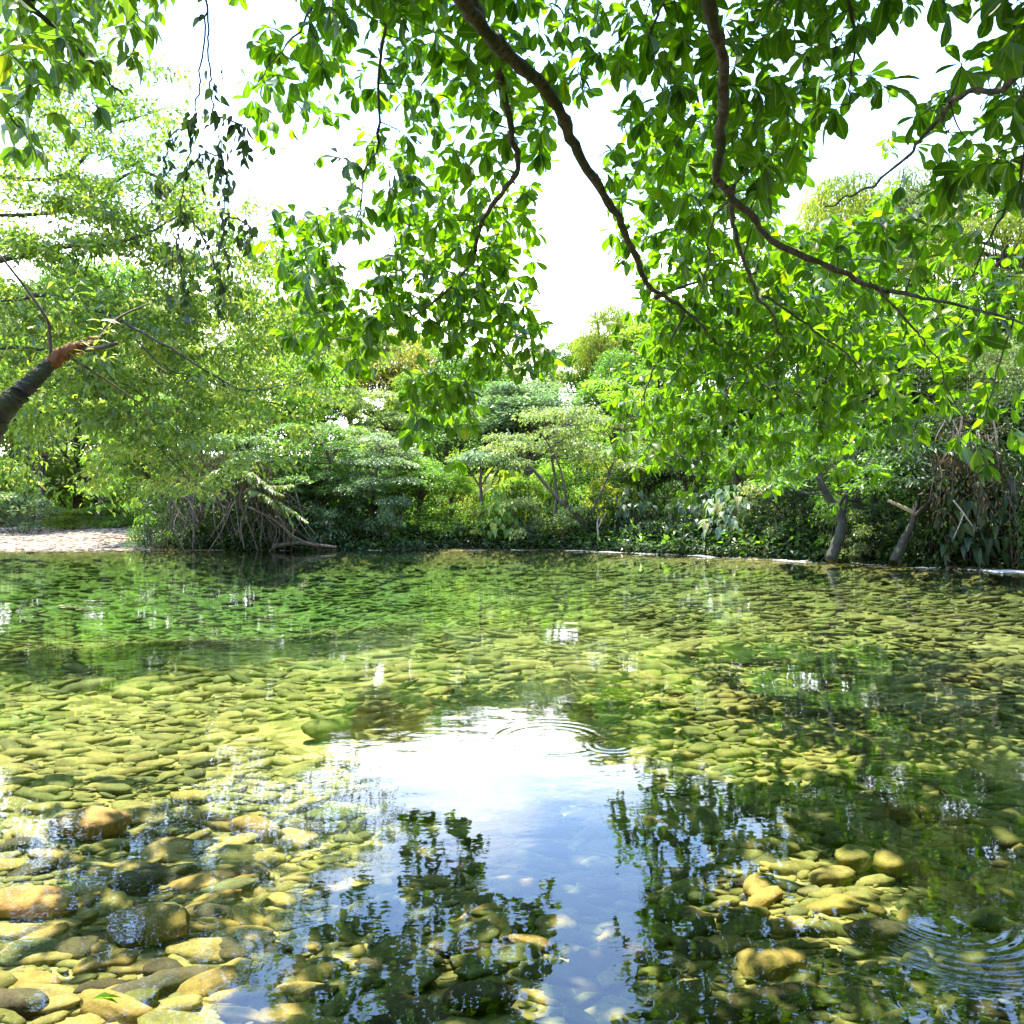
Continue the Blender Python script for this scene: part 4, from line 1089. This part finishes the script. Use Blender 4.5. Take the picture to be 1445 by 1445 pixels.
def let_sun_in(S_, rng):
    """Sprays are cut out to let sunlight onto the bed: over the left shallows and one gap at the right."""
    k = (S_[:, 2] + .4) / sdir.z
    gx, gy = S_[:, 0] - k * sdir.x, S_[:, 1] - k * sdir.y
    left = (gx < -.95 - .03 * gy) & (gy < 7.5)
    a, b = (gx - 1.55) - .15 * (gy - 4.0), gy - 4.0
    patch = (a / .5) ** 2 + (b / .62) ** 2 < 1
    a2 = ((gx - 1.9) / 1.1) ** 2 + ((gy - 6.6) / .6) ** 2 < 1
    px, py = CX + F * S_[:, 0] / np.maximum(S_[:, 1], .1), CX - F * (S_[:, 2] - H) / np.maximum(S_[:, 1], .1)
    gap = np.zeros(len(S_), bool)
    for cx, cy, rx, ry in ((1290, 70, 62, 62), (1195, 232, 58, 75), (815, 390, 58, 135), (800, 185, 30, 50), (1130, 290, 40, 40), (520, 60, 26, 26), (440, 265, 40, 40), (1225, 165, 35, 40), (540, 330, 30, 25), (450, 190, 40, 25)):
        gap |= ((px - cx) / rx) ** 2 + ((py - cy) / ry) ** 2 < 1
    vis = (np.abs(S_[:, 0] / S_[:, 1]) < .66) & (S_[:, 1] > 0) & ((S_[:, 2] - H) / np.maximum(S_[:, 1], .1) < .66)
    return ~(gap | (left & (rng.random(len(S_)) < np.where(vis, .45, .97))) | (patch & (rng.random(len(S_)) < .93)) | (a2 & (rng.random(len(S_)) < .6)))
limbs = [
    ([T, ('w', 3.0, -2.1, 2.2), ('w', 2.7, -1.5, 4.2), ('w', 2.4, -.8, 5.6)], .30, .17),
    ([('w', 2.55, -1.2, 4.8), ('w', 1.4, 1.4, 5.4), (560, -150, 4.2), (640, -50, 4.9), (700, 40, 5.3), (790, 130, 5.8), (830, 200, 6.2), (880, 290, 6.8), (912, 370, 7.4), (925, 415, 7.8), (965, 445, 8.4), (1010, 490, 9.2), (1060, 525, 10.)], .105, .014),
    ([('w', 1.4, 1.4, 5.4), (600, -170, 4.2), (655, -20, 5.2), (680, 80, 5.6), (705, 180, 6.1), (713, 240, 6.4), (665, 315, 7.0), (640, 380, 7.5), (570, 445, 8.3), (515, 475, 8.8), (450, 490, 9)], .06, .008),
    ([('w', 2.4, -.8, 5.6), ('w', 1.9, 1.2, 5.6), (950, -160, 3.6), (992, -30, 4.2), (1025, 70, 4.6), (1030, 180, 5.0), (1035, 260, 5.3), (1110, 335, 5.7), (1200, 385, 5.9), (1260, 415, 6.1), (1330, 432, 6.4), (1430, 452, 6.8), (1480, 455, 7)], .066, .012),
    ([(1035, 262, 5.3), (1045, 340, 5.9), (1073, 415, 6.8), (1095, 450, 7.4), (1100, 485, 8.2), (1050, 520, 9.5), (960, 560, 11)], .028, .008),
    ([(1075, 418, 6.8), (1150, 462, 7.1), (1200, 500, 7.5), (1240, 550, 7.9), (1290, 585, 8.2), (1350, 600, 7.6)], .016, .006),
    ([('w', 2.4, -.8, 5.6), ('w', 3.0, 1.2, 5.0), (1520, -60, 3.6), (1450, 110, 4.0), (1370, 150, 4.3), (1350, 190, 4.5), (1320, 230, 4.7), (1240, 280, 5.4), (1200, 310, 5.6)], .036, .007),
    ([(1450, 110, 4.0), (1430, 230, 4.8), (1400, 320, 5.4), (1370, 400, 5.9)], .018, .007),
    ([(640, -50, 4.9), (575, -30, 5.8), (545, 60, 6.4), (533, 200, 7), (513, 250, 7.3), (510, 350, 7.8), (470, 400, 8.4)], .026, .006),
    ([(575, -30, 5.8), (470, -10, 6.3), (410, 60, 6.8), (360, 130, 7.1)], .022, .006),
    ([(668, 312, 7.0), (680, 380, 7.6), (697, 430, 8.1), (740, 470, 8.6), (790, 495, 8.9)], .012, .005),
    ([(650, 400, 7.8), (655, 480, 8.7), (640, 530, 9.2), (615, 560, 9.5)], .012, .005),
    ([(992, -30, 4.2), (930, 10, 5.2), (920, 90, 6.2), (960, 160, 6.8), (1010, 190, 6.2)], .02, .006),
    ([(1035, 270, 5.3), (1000, 320, 6.0), (985, 380, 6.8), (960, 430, 7.6), (930, 480, 9)], .014, .005),
    ([('w', 1.9, 1.2, 5.6), (1180, -120, 3.8), (1197, -10, 4.4), (1203, 80, 4.8), (1190, 160, 5.1)], .03, .006),
    ([(965, 445, 8.4), (925, 520, 10), (910, 590, 11.5), (960, 650, 12.5)], .02, .006),
    ([(1430, 452, 6.8), (1400, 540, 6.8), (1390, 600, 6.7)], .012, .005),
    ([(1240, 408, 6.05), (1290, 460, 6.2), (1312, 490, 6.4), (1330, 540, 6.6), (1365, 610, 6.6)], .014, .005),
    ([(1060, 525, 10.), (1080, 545, 10.4), (1150, 590, 11.5), (1200, 640, 12.2)], .022, .008),
    ([(925, 420, 7.8), (990, 400, 9), (1080, 390, 10.5), (1190, 370, 12)], .03, .008),
]
spray_tree('overhanging_tree', 'great broad-leaved tree reaching dark drooping limbs over the river from the near bank', (3.1, -2.3, .2), limbs, OVER, ctrl, 'rosette', .175, LEAF_BROAD, 'canopy', 'bark', 21, (.90, 1.42), 4.6, .0055, extra=added_sprays, thin=let_sun_in, backlit={4: 'canopy_backlit', 15: 'canopy_backlit', 18: 'canopy_backlit', 13: 'canopy_backlit', 5: 'canopy_backlit', 11: 'canopy_backlit', 2: 'canopy_backlit', 10: 'canopy_backlit'})  # limbs listed last get the leaf colour with backlight painted in

# yellow-green tree at the upper left, close to the viewer
LEFT = {-2: '77766', -1: '88877', 0: '88864', 1: '87630', 2: '76520', 3: '63210', 4: '52', 5: '1'}
spray_tree('broadleaf_tree', 'yellow-green broad-leaved tree hanging into the upper left corner, nearest on that side', (-5.3, .2, .3),
    [([('w', -5.3, .2, .3), ('w', -5.2, .6, 2.5), ('w', -4.6, 1.8, 4.4)], .16, .09),
     ([('w', -4.8, 1.4, 4.1), (-60, -60, 4.3), (30, 0, 4.6), (110, 60, 4.9), (160, 110, 5.1)], .05, .007),
     ([('w', -4.9, 1.2, 3.7), (-100, 60, 4.2), (-20, 130, 4.5), (20, 190, 4.7)], .03, .006)],
    LEFT, [(0, 0, 4.5), (150, 20, 5.2), (50, 180, 4.6), (150, 130, 5.0)], 'rosette', .15, LEAF_OVAL, 'canopy_l', 'bark', 22, (.9, 1.3), 4.6, .004)

# fine-leaved tree on the left, leaning out over the water
rf_ = np.random.default_rng(91)
side = [tuple(P(rf_.uniform(-520, 0), rf_.uniform(60, 620), rf_.uniform(11.5, 15))) for _ in range(420)]
FINE = {0: '', 1: '0034', 2: '34443', 3: '355561', 4: '466563', 5: '677665', 6: '66677621', 7: '655777432', 8: '6656777653', 9: '66567777663',
        10: '544677777764', 11: '33466777775', 12: '345566777', 13: '344555665', 14: '2333445'}
FINE[0] = '0022'
for r_ in range(6, 13): FINE[r_] = ''.join(str(min(9, int(c_) + 2)) for c_ in FINE[r_])
for r_ in range(10, 15): FINE[r_] = ''.join(c_ if q_ < 6 else str(max(1, int(c_) // 2)) for q_, c_ in enumerate(FINE[r_]))
spray_tree('fine_leaved_tree', 'tall fine-leaved tree arching in from the left edge over the gravel bar and water', (-14.6, 12.4, .9),
    [([('w', -14.6, 12.4, .9), ('w', -14.2, 12.6, 3.5), ('w', -12.6, 12.8, 5.6), ('w', -11.5, 12.6, 7.6)], .26, .12),
     ([('w', -12.9, 12.8, 5.3), (-40, 372, 12.8), (60, 354, 12.6), (145, 350, 12.4), (220, 330, 12.6), (290, 290, 13)], .10, .012),
     ([('w', -14.0, 12.6, 3.8), (-40, 440, 12.2), (60, 420, 11.9), (115, 437, 11.6), (165, 452, 11.5), (240, 490, 11.6), (290, 520, 12), (345, 545, 12.6), (430, 530, 13.4)], .06, .008),
     ([(165, 452, 11.5), (230, 515, 11.8), (290, 530, 12.2), (400, 560, 13.4)], .02, .006),
     ([('w', -14.0, 12.6, 3.2), (-20, 490, 12), (110, 515, 11.8), (160, 560, 11.9), (210, 600, 12.1), (255, 650, 12.4), (300, 690, 12.6)], .04, .008),
     ([(110, 515, 11.8), (200, 560, 12.1), (260, 632, 12.4)], .02, .006),
     ([('w', -11.5, 12.6, 7.6), (60, 250, 13), (150, 180, 13.4), (230, 150, 13.8)], .07, .01),
     ([('w', -12.0, 12.7, 6.6), (60, 300, 14), (200, 240, 14.6), (300, 330, 15), (380, 400, 15.4), (480, 450, 16)], .06, .01)],
    FINE, [(50, 250, 13), (200, 200, 13.6), (100, 450, 12), (300, 400, 14.5), (480, 480, 16), (250, 600, 13), (400, 560, 15)], 'pinnate', .125, LEAF_SMALL, 'fine', 'bark', 23, (.88, 1.35), 3.1, .005, .16, extra=side)

# dark slender hanging branch with narrow leaves, in front of the sky gap
rng = np.random.default_rng(41)
b = P(292, -60, 5.0)
root = tag(empty('hanging_creeper', tuple(b)), 'dark slender creeper with narrow leaves dangling against the left sky gap', 'creeper')
tk = MB(); lv = []
strands = [((292, -60, 5.0), (287, 60, 5.0), (276, 160, 5.0), (262, 250, 5.0), (250, 330, 5.05), (236, 425, 5.1)),
           ((290, 0, 5.0), (296, 90, 4.95), (302, 160, 4.9), (312, 215, 4.9), (300, 265, 4.95)),
           ((262, 245, 5.0), (292, 215, 4.95), (318, 240, 4.9), (315, 300, 4.9), (322, 370, 4.95)),
           ((255, 300, 5.05), (285, 330, 5.1), (310, 400, 5.1), (318, 445, 5.1)),
           ((276, 160, 5.0), (240, 200, 5.1), (232, 250, 5.15), (222, 280, 5.2)),
           ((302, 160, 4.9), (340, 180, 4.9), (345, 220, 4.9)),
           ((250, 330, 5.05), (255, 380, 5.0), (262, 430, 5.0)), ((315, 300, 4.9), (350, 320, 4.85), (345, 352, 4.85))]
dn = [18, 20, 22, 16, 16, 10, 14, 8]
for q, nl in zip(strands, dn):
    c = curve([P(*v) for v in q], 10) - b; c[1:] += rng.normal(0, .008, (len(c) - 1, 3)); tk.tube(c, np.linspace(.007, .003, len(c)), 5)
    for j in range(int(nl * 2.5)):
        f = rng.random() ** .7; f = max(f, .42) if q[0][1] < 0 else f
        p = c[int(f * (len(c) - 1))] + rng.normal(0, .028, 3); th = rng.random() * 6.283
        lv.append((p, (math.cos(th) * .6, math.sin(th) * .6, -1 + rng.normal(0, .35)), (math.cos(th + 1.3), math.sin(th + 1.3) - .3, .5), rng.uniform(.045, .10), np.clip(rng.normal(.4, .25), 0, 1)))
tk.build('stem', M['bark'], root)
link('foliage', leaves('foliage', [v[0] for v in lv], [v[1] for v in lv], [v[2] for v in lv], np.array([v[3] for v in lv]), LEAF_OVAL, np.array([v[4] for v in lv]), M['hang'], True), root)

# broken trunk leaning in from the left bank, its end split and orange inside
b = np.array((-7.9, 5.2, .1))
root = tag(empty('broken_trunk', tuple(b)), 'dark mossy broken trunk with a splintered orange end, leaning in from the left edge', 'trunk')
mb = MB()
c = curve([b, np.array((-5.9, 5.7, .95)), P(-70, 650, 6.0), P(0, 578, 6.05), P(38, 545, 6.1), P(72, 512, 6.2)], 12); n = len(c)
c[1:-1] += rng.normal(0, .004, (n - 2, 3))
mb.tube(c - b, np.interp(np.linspace(0, 1, n), (0, .5, .8, 1), (.20, .115, .070, .055)), 16, rough=.06, rng=rng)
mb.build('bark', M['bark_wet'], root)
mb = MB()
c = curve([P(70, 514, 6.2), P(88, 500, 6.22), P(104, 492, 6.24), P(124, 484, 6.26)], 5); n = len(c)
mb.tube(c - b, np.interp(np.linspace(0, 1, n), (0, .3, .7, .9, 1), (.057, .058, .05, .034, .014)), 14, rough=.17, rng=rng)
for k in range(14):
    a = c[rng.integers(n // 4, n)] + rng.normal(0, .032, 3); e = a + np.array((rng.uniform(.03, .10), rng.normal(0, .03), rng.uniform(-.03, .07)))
    mb.tube(np.array((a, (a + e) / 2 + rng.normal(0, .008, 3), e)) - b, (.013, .008, .002), 5)
mb.build('splintered_end', M['rot'], root)
mb = MB()
for q, r0, r1 in ((((72, 508, 6.2), (70, 470, 6.2), (66, 450, 6.15), (35, 405, 6.1), (0, 360, 6.0)), .016, .009), (((112, 492, 6.25), (138, 480, 6.3), (165, 450, 6.4), (210, 428, 6.6)), .02, .006), (((118, 494, 6.25), (145, 490, 6.2), (166, 484, 6.2)), .022, .014), (((100, 505, 6.2), (140, 530, 6.3), (190, 565, 6.5), (215, 590, 6.6)), .012, .005)):
    c = curve([P(*v) for v in q], 7); mb.tube(c - b, np.linspace(r0, r1, len(c)), 6, rough=.05, rng=rng)
mb.build('twigs', M['bark_far'], root)
n = 900
f = rng.random(n); c = curve([P(0, 565, 6.0), P(40, 528, 6.1), P(76, 500, 6.2), P(120, 480, 6.25)], 20)
pos = c[(f * (len(c) - 1)).astype(int)] + rng.normal(0, .022, (n, 3)) - b
link('moss', leaves('moss', pos, rng.normal(0, 1, (n, 3)) + (0, 0, .3), rng.normal(0, 1, (n, 3)), rng.uniform(.012, .035, n), LEAF_SMALL, np.clip(rng.normal(.5, .25, n), 0, 1), M['moss']), root)
lv = []
for q in ((120, 495), (140, 470), (150, 500), (108, 512), (150, 455), (45, 520)):
    for k in range(9):
        th = rng.random() * 6.283
        lv.append((P(q[0] + rng.normal(0, 8), q[1] + rng.normal(0, 6), 6.22), (math.cos(th), math.sin(th) * .6, rng.normal(.0, .5)), (rng.normal(0, .3), -.5, 1), rng.uniform(.05, .12), np.clip(rng.normal(.7, .2), 0, 1)))
link('sprout_leaves', leaves('sprout_leaves', np.array([v[0] for v in lv]) - b, [v[1] for v in lv], [v[2] for v in lv], np.array([v[3] for v in lv]), LEAF_LANCE, np.array([v[4] for v in lv]), M['lime'], True), root)

# green blade of grass lying on the stones at lower left
d_ = H * F / (1412 - CX)
me = leaves('grass_blade', [(0, 0, 0), (.01, .01, .004)], [(.8, .5, .12), (.9, .2, .1)], [(0, -.5, 1), (0, -.4, 1)], np.array((.085, .06)), LEAF_SLIM, np.array((.5, .4)), M['bright'])
o = link('grass_blade', me); o.location = ((128 - CX) / F * d_, d_, .004)
tag(o, 'small bright green blade of grass floating by the stones in the lower left corner', 'grass blade')
